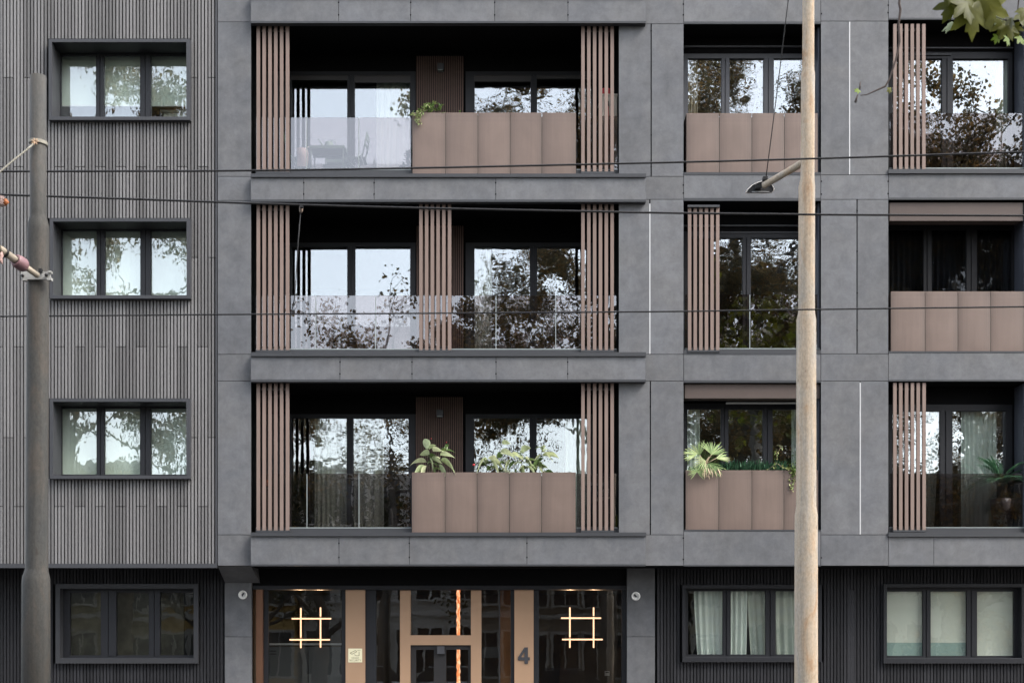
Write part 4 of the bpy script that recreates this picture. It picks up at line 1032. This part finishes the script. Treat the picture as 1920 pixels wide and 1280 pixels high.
t = thing('flower_pot', 'small orange flower pot behind the left screen above the entrance', 'flower pot', P(500, 990, .6))
mb = MB(); zz = Z(912, .6); mb.lathe([(.05, 0), (.07, .10), (.075, .11), (.06, .11)], (X(502, .6), .6, zz), 'Z', 16); mb.build('pot', mk('terracotta', (.42, .14, .07), .8, .2), t)
mb = MB(); mb.box(X(486, .6), X(520, .6), .5, .75, zz - .02, zz - .001); mb.box(X(488, .6), X(490, .6), .52, .73, Z(998), zz - .02); mb.box(X(516, .6), X(518, .6), .52, .73, Z(998), zz - .02); mb.build('stand', m_black, t)
t = thing('clothes_rack', 'thin metal drying rack behind the right screen above the entrance', 'rack', P(1130, 995, .5))
mb = MB()
for y in (893, 932, 960): mb.tube([P(1106, y, .5), P(1154, y + 1, .5)], .006, 6)
for x in (1108, 1140, 1153): mb.tube([P(x, 888, .5), P(x, 1000, .5)], .007, 6)
mb.build('frame', m_frame2, t)
mb = MB(); mb.pbox(1112, 931, 1136, 985, .55, .58); mb.build('towel', mk('brown_towel', (.16, .10, .08), .9, .1), t)

# ------------------------------------------------------------------ rusty street lamp pole (right)
def stepped_pole(mb, st, d, n=36):
    """st: list of (py, centre px, half width px)"""
    path, rad = [], []
    for i, (y, xc, hw) in enumerate(st): path.append(P(xc, y, d)); rad.append(hw * (D + d) / F)
    mb.tube(path, rad, n)
pd = -12.5
y0p = YH + CZ * F / (D + pd)
lp = thing('street_lamp', 'rust stained pale steel street lamp pole with short arm in front of the facade', 'street lamp', P(1511, y0p, pd))
mb = MB()
stepped_pole(mb, [(-420, 1517.5, 10.6), (-60, 1516, 10.8), (126, 1515.5, 11), (131, 1515.3, 11.3), (140, 1515, 12.8), (332, 1514, 12.9), (337, 1513.8, 13.3), (350, 1512.8, 15.2), (582, 1512.3, 15.4), (588, 1512.2, 15.8), (600, 1511.8, 18.2), (948, 1511.6, 18.7), (953, 1511.6, 19.3), (966, 1511.5, 21.3), (1280, 1511.5, 21.8), (y0p, 1511.5, 22.5)], pd)
mb.build('shaft', m_polew, lp)
mb = MB(); a0 = P(1512, 306, pd); e = P(1432, 348, pd + .35)
mb.tube([a0, P(1500, 308, pd + .02), P(1494, 312, pd + .05), P(1470, 326, pd + .18), e], [.034, .033, .031, .029, .029], 16)
mb.build('arm', m_polew, lp)
mb = MB(); hd = pd + .42; s_ = (D + hd) / F / 9.6
prof = [(185, 775), (215, 720), (300, 640), (400, 592), (480, 570), (600, 598), (665, 655), (690, 710), (680, 750), (640, 782), (520, 790), (210, 788)]
cen = P(1380 + 450 / 9.6, 280 + 690 / 9.6, hd)
secs = [(0, .97), (.03, 1.0), (.25, 1.06), (.42, .95), (.54, .7), (.60, .35)]
vs = []
for dy, sc in secs:
    for (u, v) in prof: vs.append(cen + Vector(((u - 450) * s_ * sc + dy * .15, dy, dy * .325 + (690 - v) * s_ * sc)))
n_ = len(prof); fs = [(i * n_ + k, i * n_ + (k + 1) % n_, (i + 1) * n_ + (k + 1) % n_, (i + 1) * n_ + k) for i in range(len(secs) - 1) for k in range(n_)]
mb.idx(vs, fs, 1, True); mb.face(vs[-n_:])
head = mb.build('lamp_head', mk('grimy_white', (.55, .50, .44), .5, .4, var=.15, vscale=10), lp)
mb = MB(); pts = [cen + Vector(((u - 450) * s_ * .9, .012, (692 - v) * s_ * .88)) for u, v in prof]; mb.face(list(reversed(pts)))
pts2 = [cen + Vector(((u - 450) * s_ * .965, .004, (690 - v) * s_ * .965)) for u, v in prof]
for k in range(n_): mb.face([pts2[k], pts2[(k + 1) % n_], pts[(k + 1) % n_], pts[k]])
mb.build('back_plate', mk('lamp_dark', (.03, .03, .032), .5, .4), head)
mb = MB(); mb.box(cen.x - 165 * s_, cen.x + 150 * s_, hd + .002, hd + .011, cen.z - 85 * s_, cen.z - 62 * s_); mb.build('lens', mk('lamp_lens', (.3, .3, .3), .2, .6), head)
mb = MB(); mb.pbox(1417, 344, 1428, 352, hd - .05, hd + .01); mb.pbox(1431, 330.5, 1440, 337, hd - .1, hd - .04); mb.build('clamp', m_black, lp)
mb = MB(); mb.tube([P(1436, 334, hd - .07), P(1447, 250, hd - .2), P(1460, 148, hd - .4), P(1478, 0, hd - .6), P(1520, -330, hd - 1)], .0042, 6)
tag(mb.build('stay_wire', m_wire), 'slanting dark stay wire rising from the street lamp head out of the frame', 'wire')

# ------------------------------------------------------------------ grey tram pole (left)
gd = -14.5; y1p = YH + CZ * F / (D + gd)
gp = thing('tram_pole', 'grey brown stepped steel tram pole rising before the ribbed wall', 'pole', P(68, y1p, gd))
mb = MB(); stepped_pole(mb, [(143, 71.6, 14.6), (402, 71.8, 14.9), (409, 71.9, 15.8), (422, 71.8, 19.4), (432, 71.8, 19.9), (1064, 69, 20.6), (1070, 68.8, 21.5), (1082, 67.8, 25), (1092, 67.5, 25.6), (y1p, 67, 27)], gd, 40); mb.build('shaft', m_poleg, gp)
k_ = (D + gd) / F
mb = MB(); c = P(71.6, 268, gd); r0 = 15.0 * k_; vs = []
for i in range(41):
    a = 2 * math.pi * i / 40; cx, cy = math.cos(a), math.sin(a); zz = cx * .006
    for (rr_, h) in ((r0 + .004, -.013), (r0 + .008, -.012), (r0 + .008, .012), (r0 + .004, .013)): vs.append(c + Vector((cx * rr_, cy * rr_, h - zz)))
mb.idx(vs, [(i * 4 + j, i * 4 + j + 1, i * 4 + j + 5, i * 4 + j + 4) for i in range(40) for j in range(3)], 1, False); m_strap = mk('cream_strap', (.30, .28, .23), .7, .3); mb.build('clamp_band', m_strap, gp)
mb = MB()
for k in range(7):
    a = k * .9; q = P(66, 266.5, gd - .075); mb.tube([q, q + Vector((math.cos(a) * .028, -.01, math.sin(a) * .026))], [.008, .003], 6)
mb.build('rope_knot', mk('tan_rope', (.52, .36, .24), .8, .2), gp)
mb = MB(); mb.tube([P(64, 269, gd - .075), P(50, 281, gd - .1), P(26, 300, gd - .15), P(0, 322, gd - .2), P(-60, 372, gd - .3)], .0065, 6)
tag(mb.build('guy_rope', m_strap), 'thin pale rope tied to the band near the top of the grey tram pole', 'rope')
# bracket + cantilever arm with insulator
br = thing('cantilever_arm', 'pale slanting bracket arm with pink insulator clamped to the grey tram pole', 'bracket', P(68, 516, gd - .1))
bd = gd - .095
mb = MB(); mb.pbox(39, 509, 94, 523.5, bd, bd + .02); mb.pbox(90, 507.5, 95.5, 511, bd - .01, bd + .03); mb.pbox(88, 520, 96, 525, bd - .012, bd + .03); mb.pbox(42, 523.5, 50, 525.5, bd - .012, bd + .03); m_zinc = mk('pale_zinc', (.42, .41, .38), .5, .4, metal=.3, var=.2, vscale=20); mb.build('clamp_plate', m_zinc, br)
mb = MB(); mb.lathe([(.010, 0), (.012, .012), (.006, .02)], P(43, 517, bd), 'Y', 6); mb.lathe([(.011, 0), (.013, .012), (.006, .02)], P(87.5, 516, bd), 'Y', 6); mb.build('bolt', m_black, br)
e0, e1 = P(70, 516, bd - .03), P(-70, 418, bd - .75)
def al(t): return e0 + (e1 - e0) * t
mb = MB(); mb.tube([al(0), al(.28)], .021, 14); mb.tube([al(.28), al(1)], .026, 14); mb.build('tube', mk('cream_tube', (.44, .37, .28), .6, .3, var=.2, vscale=12), br)
mb = MB(); path, rad = [], []
for i in range(13):
    t_ = .175 + i * .0115; path.append(al(t_)); rad.append([.034, .043, .047, .049, .050, .050, .050, .050, .049, .048, .046, .043, .038][i])
mb.tube(path, rad, 24); mb.build('insulator', mk('pink_insulator', (.24, .13, .135), .45, .5, var=.06), br)
mb = MB(); mb.tube([al(.30), al(.315)], .030, 14); mb.tube([al(.44), al(.465)], .031, 14); mb.pbox(72, 503, 78, 510, bd - .02, bd + .01); mb.build('collar', m_black, br)

# ------------------------------------------------------------------ overhead wires
def wire(label, pts, d, r, extra=2600):
    (xa, ya), (xb, yb) = pts[0], pts[-1]
    sl0 = (pts[1][1] - ya) / (pts[1][0] - xa); sl1 = (yb - pts[-2][1]) / (xb - pts[-2][0])
    pts = [(xa - extra, ya - sl0 * extra)] + pts + [(xb + extra, yb + sl1 * extra)]
    fine = []
    for i in range(1, len(pts) - 2):
        for k in range(6):
            t = k / 6; p0, p1, p2, p3 = [Vector((*q, 0)) for q in pts[i - 1:i + 3]]
            q = .5 * (2 * p1 + (p2 - p0) * t + (2 * p0 - 5 * p1 + 4 * p2 - p3) * t * t + (3 * p1 - p0 - 3 * p2 + p3) * t ** 3); fine.append((q.x, q.y))
    fine = [pts[0]] + fine + [pts[-2], pts[-1]]
    mb = MB(); mb.tube([P(x, y, d) for x, y in fine], r, 8)
    return tag(mb.build('overhead_wire', m_wire), label, 'wire', 'dark tram wires crossing the facade')
wire('upper overhead wire, climbing to the right above the lamp head', [(0, 321.5), (400, 320.5), (760, 315.5), (1240, 305), (1560, 296.5), (1920, 285)], -13.6, .0082)
wire('middle overhead wire, sagging to the right below the upper wire', [(0, 365), (240, 373), (480, 381.5), (760, 389.5), (1240, 399), (1560, 402.5), (1920, 404.5)], -13.7, .0085)
wire('lowest overhead wire, crossing the middle balcony railing', [(0, 593), (480, 589), (760, 587.5), (1240, 584), (1560, 579.5), (1920, 575)], -13.6, .0062)
t = thing('wire_dropper', 'short dropper with insulator joining the middle and lowest wires before the left balcony', 'wire hanger', P(565, 386, -13.65))
mb = MB(); mb.tube([P(563.5, 398, -13.65), P(559, 455, -13.65), P(553, 552, -13.63), P(548, 580, -13.62)], .0042, 6); mb.tube([P(552, 558, -13.62), P(556, 575, -13.62), P(551, 584, -13.62)], .003, 6); mb.build('rod', m_wire, t)
mb = MB(); mb.lathe([(.006, -.03), (.013, -.02), (.016, 0), (.013, .018), (.007, .03)], P(564.5, 392, -13.66), 'Z', 12); mb.build('insulator', mk('brown_insulator', (.22, .16, .12), .5, .4), t)
mb = MB(); mb.pbox(546, 581, 552, 588, -13.64, -13.6); mb.pbox(561.5, 384, 567.5, 388, -13.72, -13.68); mb.build('clamp', m_black, t)
t = thing('wire_insulator', 'pink and orange ribbed insulator on the wire at the left picture edge', 'insulator', P(2, 380, -15))
mb = MB(); mb.lathe([(.02, -.03), (.045, -.026), (.03, -.012), (.047, -.006), (.032, .006), (.046, .012), (.03, .026), (.04, .032), (.015, .04)], P(-2, 377.5, -15), 'Z', 20); mb.build('body', mk('pale_pink_ceramic', (.42, .30, .27), .4, .5, var=.06), t)
mb = MB(); mb.tube([P(9, 374, -15), P(12, 379, -15), P(9, 385, -15)], [.012, .02, .01], 8); mb.build('clip', mk('orange_plastic', (.38, .12, .035), .5, .4), t)
t = thing('hanging_fitting', 'small pale fitting under the bracket arm at the left picture edge', 'fitting', P(2, 480, -15))
mb = MB(); mb.lathe([(.008, -.05), (.014, -.03), (.008, -.02), (.02, 0), (.012, .02), (.005, .03)], P(1.5, 479, -15), 'Z', 12); mb.tube([P(3, 489, -15), P(4, 495, -15)], .007, 6); mb.build('body', mk('pale_pink_metal', (.5, .32, .28), .5, .4), t)
mb = MB(); mb.tube([P(1.5, 474, -15), P(1, 462, -15.1), P(-4, 440, -15.2)], .003, 6); mb.build('hook', m_wire, t)

# ------------------------------------------------------------------ trees
tr = random.Random(5)
m_bark = mk('plane_bark', (.11, .10, .085), .9, .2, var=.45, vscale=3, bump=.5, bscale=12)
m_twig = mk('twig_bark', (.09, .07, .062), .9, .2)
stops_dark = [(0, (.065, .058, .038)), (.3, (.11, .10, .058)), (.6, (.17, .125, .06)), (.8, (.25, .14, .05)), (1, (.30, .22, .08))]
m_leaf_b = leaf_mat('autumn_plane_leaf', stops_dark, .42)
m_leaf_o = leaf_mat('orange_leaf', [(0, (.05, .04, .014)), (.4, (.11, .075, .02)), (.7, (.20, .10, .022)), (1, (.28, .19, .05))], .35)
m_leaf_g = leaf_mat('olive_leaf', [(0, (.015, .02, .008)), (.5, (.035, .043, .015)), (.85, (.065, .055, .015)), (1, (.1, .065, .015))], .3)
OUT = []
for a, r in ((0, 1.0), (14, .70), (22, .74), (30, .48), (44, .80), (52, .96), (60, .78), (70, .66), (80, .44), (96, .60), (106, .76), (116, .58), (138, .40), (160, .26)):
    OUT.append((a, r))
OUT = [(a, r) for a, r in OUT] + [(180, .12)] + [(360 - a, r) for a, r in reversed(OUT[1:])]
def lobed_leaf(mb, c, tip, nrm, size, tint, curl=.25):
    """five lobed plane leaf: c = base of the blade, tip = direction of the middle lobe"""
    f = Vector(tip).normalized(); n_ = Vector(nrm); n_ = (n_ - f * n_.dot(f)); n_ = n_.normalized() if n_.length > 1e-4 else f.orthogonal().normalized(); s_ = f.cross(n_)
    cc = Vector(c) + f * size * .28; vs = [cc + n_ * size * .05]
    for a, r in OUT:
        a_ = R(a); rr_ = r * size * .72
        vs.append(cc + f * math.cos(a_) * rr_ + s_ * math.sin(a_) * rr_ - n_ * curl * size * (r ** 2) * (.35 + .3 * abs(math.sin(a_))))
    n0 = len(OUT); mb.idx(vs, [(0, 1 + i, 1 + (i + 1) % n0) for i in range(n0)], tint, True)
def small_leaf(mb, c, size, tint):
    f = Vector((tr.gauss(0, 1), tr.gauss(0, 1), tr.gauss(-.4, 1))).normalized(); s_ = f.orthogonal().normalized(); s_ = Matrix.Rotation(tr.uniform(0, 6.28), 3, f) @ s_
    c = Vector(c); n_ = f.cross(s_)
    mb.idx([c - f * size * .5, c + s_ * size * .45 - n_ * size * .1, c + f * size * .6, c - s_ * size * .45 - n_ * size * .1, c + f * size * .1 + s_ * size * .2], [(0, 1, 4), (1, 2, 4), (2, 3, 4), (3, 0, 4)], tint)
def tree(label, loc, height, spread, leaves, lsize, mat, seed, limbs=7, bare=.35, group='trees across the street mirrored in the windows', trunk_r=.35, flat=1.0, clump=.75):
    tr.seed(seed); base = Vector(loc)
    t = thing('street_tree', label, 'tree', base, group)
    mb = MB(); path = []; rad = []
    for i in range(9):
        u = i / 8; path.append(base + Vector((tr.uniform(-.25, .25) * u * 2, tr.uniform(-.25, .25) * u * 2, height * .82 * u))); rad.append(trunk_r * (1 - u) ** .7 + .03)
    mb.tube(path, rad, 10); tb = mb.build('trunk', m_bark, t)
    bb = MB(); tips = []
    def grow(p, dv, ln, r, lev):
        pts = [p]; q = p.copy(); v = dv.normalized()
        for i in range(4):
            v = (v + Vector((tr.gauss(0, .16), tr.gauss(0, .16), tr.gauss(.04, .12)))).normalized(); q = q + v * ln / 4; pts.append(q)
        bb.tube(pts, [r, r * .85, r * .7, r * .55, r * .4], 6 if lev < 2 else 4, cap=False)
        if lev >= 2: tips.extend(pts[1:])
        if lev < 3:
            for k in range(3 if lev < 2 else 3):
                w = (v + Vector((tr.gauss(0, .65), tr.gauss(0, .65), tr.gauss(.1, .45)))).normalized(); i = tr.choice((2, 3, 4)); grow(pts[i], w, ln * tr.uniform(.5, .75), r * .5, lev + 1)
    for k in range(limbs):
        u = bare + (1 - bare) * (k + .5) / limbs; i = min(7, int(u * 8)); p = path[i].lerp(path[i + 1], u * 8 - i) if i < 8 else path[8]
        a = k * 2.4 + tr.uniform(-.4, .4); el = tr.uniform(.15, .75)
        grow(p, Vector((math.cos(a), math.sin(a) * flat, math.tan(el))), spread * (1.15 - .55 * u) * tr.uniform(.8, 1.1), trunk_r * .5 * (1.2 - u), 0)
    grow(path[8], Vector((tr.gauss(0, .2), tr.gauss(0, .2), 1)), height * .16, .06, 1)
    bb.build('branch', m_bark, t)
    lf = MB()
    for i in range(leaves):
        p = tr.choice(tips); g = clump * (tr.random() ** .7)
        dv = Vector((tr.gauss(0, 1), tr.gauss(0, 1), tr.gauss(0, .9))).normalized()
        small_leaf(lf, p + dv * g, lsize * tr.uniform(.6, 1.25), tr.random() ** 1.2)
    lf.build('crown', mat, t)
    return t
def MX(px, y): return (px - XV) * (D - y) / F     # where a thing at depth y stands to appear mirrored at px
tree('tall autumn plane tree mirrored in the three ribbed wall windows', (MX(170, -31), -31, .14), 26, 6.2, 38000, .18, m_leaf_b, 3, 9, .28)
tree('slender half bare tree mirrored in the glass left of the entrance door', (MX(735, -29), -29, .14), 15.5, 4.0, 5200, .14, m_leaf_o, 8, 8, .45, trunk_r=.2)
tree('broadest autumn plane tree mirrored in the right windows of the middle balconies', (MX(1140, -32), -32, .14), 28.5, 5.9, 64000, .16, m_leaf_b, 21, 10, .25)
tree('tall dark plane tree mirrored in the windows behind the rusty pole', (MX(1395, -33), -33, .14), 30, 6.6, 66000, .15, m_leaf_b, 33, 10, .25, trunk_r=.42)
tree('dark plane tree mirrored between the rusty pole and the right hand slatted screens', (MX(1575, -35), -35, .14), 25, 5.0, 42000, .15, m_leaf_b, 71, 10, .2)
tree('wide dark plane tree mirrored low behind the top right glass railing', (MX(1790, -39), -39, .14), 24.5, 7.2, 60000, .2, m_leaf_b, 93, 12, .15)
tree('russet plane tree mirrored in the right edge balcony windows', (MX(1850, -30), -30, .14), 23, 6.8, 66000, .15, m_leaf_b, 45, 12, .12)
tree('dark low tree mirrored in the glass of the lower left balcony', (MX(590, -36), -36, .14), 9.0, 4.2, 8000, .18, m_leaf_g, 52, 8, .3)
tree('bushy green tree mirrored low in the entrance glazing', (MX(420, -38), -38, .14), 9, 4.0, 8000, .18, m_leaf_g, 60, 8, .2)
# the plane tree whose twigs hang into the picture at the top right
nt = thing('plane_tree', 'plane tree with olive green lobed leaves hanging into the top right corner', 'tree', (7.6, -15.4, 0))
mb = MB(); mb.tube([(7.6, -15.4, 0), (7.5, -15.4, 2.5), (7.3, -15.5, 5), (7.0, -15.6, 6.6), (6.9, -15.5, 9)], [.24, .21, .19, .15, .10], 14); mb.build('trunk', m_bark, nt)
nd_ = -16.0
mb = MB()
mb.tube([(7.0, -15.6, 6.5), (5.6, -15.8, 6.75), (4.4, -15.9, 6.7), P(1900, -150, nd_), P(1780, -120, nd_), P(1692, -60, nd_ - .2)], [.07, .05, .035, .022, .014, .008], 8)
mb.tube([(6.95, -15.5, 8.2), (5.9, -16.3, 9.4), (5.2, -16.6, 10.2)], [.07, .04, .015], 8); mb.tube([(6.9, -15.5, 8.8), (7.9, -15.0, 10.2), (8.4, -14.6, 11.2)], [.07, .04, .015], 8); mb.tube([(6.9, -15.5, 9), (6.7, -15.4, 10.5), (6.9, -15.2, 11.8)], [.09, .05, .015], 8)
mb.build('branch', m_bark, nt)
def twig(*a):
    mb = MB(); mb.tube(*a); mb.build('twig', m_twig, nt)
twig([P(1692, -60, nd_ - .2), P(1686, 8, nd_ - .2), P(1688.5, 18, nd_ - .2), P(1685, 45, nd_ - .2), P(1687, 78, nd_ - .2), P(1680, 112, nd_ - .2), P(1668, 148, nd_ - .2), P(1660, 162, nd_ - .2), P(1642, 170, nd_ - .2), P(1625, 178, nd_ - .2), P(1613, 179, nd_ - .2)], [.008, .007, .008, .0065, .0065, .006, .0052, .006, .0045, .003, .002], 7)
twig([P(1612, 168, nd_ - .2), P(1613, 154, nd_ - .2)], [.005, .003], 6)
twig([P(1608, 178, nd_ - .2), P(1604, 192, nd_ - .2)], [.003, .008], 6)
twig([P(1850, -135, nd_), P(1842, -20, nd_), P(1852, 14, nd_), P(1866, 31, nd_), P(1882, 38, nd_)], [.008, .005, .0035, .003, .002], 6)
twig([P(1800, -125, nd_), P(1790, -30, nd_), P(1812, -6, nd_)], [.006, .004, .002], 6)
twig([P(1900, -150, nd_), P(1912, -20, nd_), P(1908, 22, nd_)], [.008, .005, .003], 6)

m_near = leaf_mat('near_plane_leaf', [(0, (.022, .028, .005)), (.3, (.088, .094, .008)), (.6, (.15, .15, .022)), (.8, (.21, .30, .04)), (1, (.28, .31, .19))], .4, .45)
lf = MB(); s9 = (D + nd_) / F
for (x, y, dx, dy, nx, nz, size, tn) in ((1795, -6, -.55, 1, .1, .2, 56, .22), (1822, -4, .1, 1, .25, .1, 80, .42), (1850, -6, .05, 1, -.3, .1, 72, .58), (1806, -8, .25, 1, .35, .2, 62, .33), (1838, -22, .2, 1, -.35, .15, 62, .55), (1800, -20, -.7, 1, .4, .5, 44, .2), (1822, -26, -.2, 1, .1, .4, 58, .3),
        (1790, 38, -.8, 1, -1.4, .5, 34, .95), (1866, 28, .1, 1, -.6, .6, 26, .97), (1880, 34, -.1, 1, .6, .2, 40, .35), (1884, 40, .45, 1, .1, .4, 42, .5), (1896, 44, .5, 1, -.4, .6, 34, .45), (1904, 24, .8, .5, .3, .5, 40, .3), (1916, 10, .5, .8, .2, .2, 40, .4),
        (1871, 64, -.2, 1, .5, .3, 20, .8), (1889, 68, .0, 1, .9, .2, 22, .85), (1908, 66, .6, 1, .6, .2, 24, .84), (1893, 30, .1, .5, .4, .9, 26, .1), (1612, 168, -.6, .3, .5, .8, 13, .8), (1668, 163, .1, 1, .5, .4, 13, .6)):
    lobed_leaf(lf, P(x, y, nd_ - (.2 if x < 1700 else 0) + tr.uniform(-.08, .08)), (dx, tr.uniform(-.25, .25), -dy), (nx, -1, nz), size * s9 * .97, tn, .28)
# the rest of its crown, above and beside the frame
tr.seed(77)
for i in range(900):
    c = Vector((7.0 + tr.gauss(0, 1.0), -15.4 + tr.gauss(0, 1.1), 10.2 + tr.gauss(0, .9)))
    if c.x - .2 > (1920 - XV) / F * (c.y + D) and c.z > 6.5:
        lobed_leaf(lf, c, (tr.gauss(0, 1), tr.gauss(0, 1), tr.gauss(-.6, .7)), (tr.gauss(0, 1), tr.gauss(0, 1), 1), tr.uniform(.14, .24), tr.uniform(0, .7), .25)
lf.build('foliage', m_near, nt)

# ------------------------------------------------------------------ houses across the street (mirrored)
m_pane = mk('dark_pane', (.03, .035, .04), .1, .6)
def house(label, px0, px1, y, height, depth, wall_col, storeys, nwin, trim=(.5, .48, .44), flat=True):
    x0, x1 = MX(px0, y), MX(px1, y); t = thing('street_house', label, 'building', ((x0 + x1) / 2, y, .14), 'houses across the street mirrored in the glass')
    mb = MB(); mb.box(x0, x1, y - depth, y, .14, height); mb.build('wall', mk('render_' + label.split()[0], tuple(.85 * c for c in wall_col), .9, .15, var=.14, vscale=.7), t)
    mt = mk('trim_' + label.split()[0], tuple(.85 * c for c in trim), .8, .2)
    mb = MB(); mb.box(x0 - .2, x1 + .2, y - depth, y + .35, height, height + .35); mb.box(x0, x1, y + .002, y + .12, 4.0, 4.3); mb.build('cornice', mt, t)
    sh = height / storeys; first = None
    for s in range(storeys):
        for k in range(nwin):
            cx = x0 + (x1 - x0) * (k + .5) / nwin; cz = .2 + sh * (s + .52)
            if first is None:
                mb = MB(); w, h = .65, sh * .30
                mb.box(-w, w, -.1, .03, -h, h); first = mb.build('window', m_pane, None)
                fm = MB(); fm.box(-w - .12, -w, -.1, .08, -h, h); fm.box(w, w + .12, -.1, .08, -h, h); fm.box(-w - .12, w + .12, -.1, .09, h, h + .15); fm.box(-w - .2, w + .2, -.1, .16, -h - .12, -h); fm.box(-.04, .04, -.1, .05, -h, h); fo = fm.build('surround', mt, first)
                o = first
            else: o = copy_tree(first)
            o.parent = t; o.matrix_parent_inverse = Matrix.Translation(-t.location); o.location = (cx, y, cz)
house('ochre rendered house mirrored in the left lobby glass', 250, 545, -47, 11, 9, (.52, .36, .15), 3, 5)
house('white grey house mirrored in the entrance door glass', 560, 890, -48, 11.5, 9, (.72, .70, .65), 3, 5, (.8, .78, .74))
house('brownish house with pale trim mirrored in the right lobby glass', 905, 1270, -47, 11, 9, (.30, .26, .21), 3, 6)
house('cream house mirrored in the ground floor windows by the pole', 1285, 1640, -48, 11.5, 9, (.50, .46, .36), 3, 6)
house('greenish grey house mirrored in the far right ground floor window', 1655, 2100, -47, 11, 9, (.42, .44, .38), 3, 6)
house('sand coloured house mirrored in the lowest left window', -330, 235, -47, 11, 9, (.36, .32, .22), 3, 7)

# ------------------------------------------------------------------ parked cars across the street (mirrored along the door bottom)
def car(label, cx, cy, paint):
    t = thing('parked_car', label, 'car', (cx, cy, 0), 'cars parked across the street mirrored in the door glass')
    side = [(-2.05, .35), (-2.1, .62), (-1.95, .86), (-1.1, .95), (1.0, .95), (1.85, .84), (2.05, .62), (2.02, .35)]
    roof = [(-1.5, .95), (-.85, 1.42), (-.3, 1.48), (.55, 1.45), (1.25, .95)]
    def loft(mb, prof, ws):
        n_ = len(prof); vs = []
        for yy, sc in ws: vs += [Vector((cx + x, cy + yy, z if sc == 1 else .35 + (z - .35) * sc)) for x, z in prof]
        fs = [(i * n_ + k, i * n_ + k + 1, (i + 1) * n_ + k + 1, (i + 1) * n_ + k) for i in range(len(ws) - 1) for k in range(n_ - 1)]
        mb.idx(vs, fs, 1, True); mb.face(vs[:n_]); mb.face(list(reversed(vs[-n_:])))
        mb.idx([vs[i * n_] for i in range(len(ws))] + [vs[i * n_ + n_ - 1] for i in range(len(ws))], [tuple(range(len(ws))) + tuple(reversed(range(len(ws), 2 * len(ws))))])
    mb = MB(); loft(mb, side, [(-.86, .93), (-.8, 1), (.8, 1), (.86, .93)]); mb.build('body', mk('car_paint_' + label.split()[0], paint, .25, .6, var=.02), t)
    mb = MB(); loft(mb, roof, [(-.70, .98), (.70, .98)]); cb = mb.build('cabin', m_pane, t)
    mb = MB(); mb.box(cx - .85, cx + .5, cy - .62, cy + .62, 1.45, 1.50); mb.build('roof', bpy.data.materials['car_paint_' + label.split()[0]], t)
    for wx in (-1.3, 1.3):
        for wy in (-.82, .66):
            mb = MB(); mb.tube([(cx + wx, cy + wy, .31), (cx + wx, cy + wy + .18, .31)], .31, 20); wh = mb.build('wheel', m_black, t)
            mb = MB(); mb.tube([(cx + wx, cy + wy - .01, .31), (cx + wx, cy + wy + .19, .31)], .19, 16); mb.build('rim', m_zinc, wh)
car('white car mirrored at the foot of the narrow left door light', MX(725, -28), -27.6 + 2, (.75, .75, .74))
car('silver car mirrored at the foot of the entrance door', MX(850, -28), -27.6 + 2, (.45, .46, .47))
car('dark car mirrored at the foot of the right lobby glass', MX(1060, -28), -27.6 + 2, (.08, .085, .1))
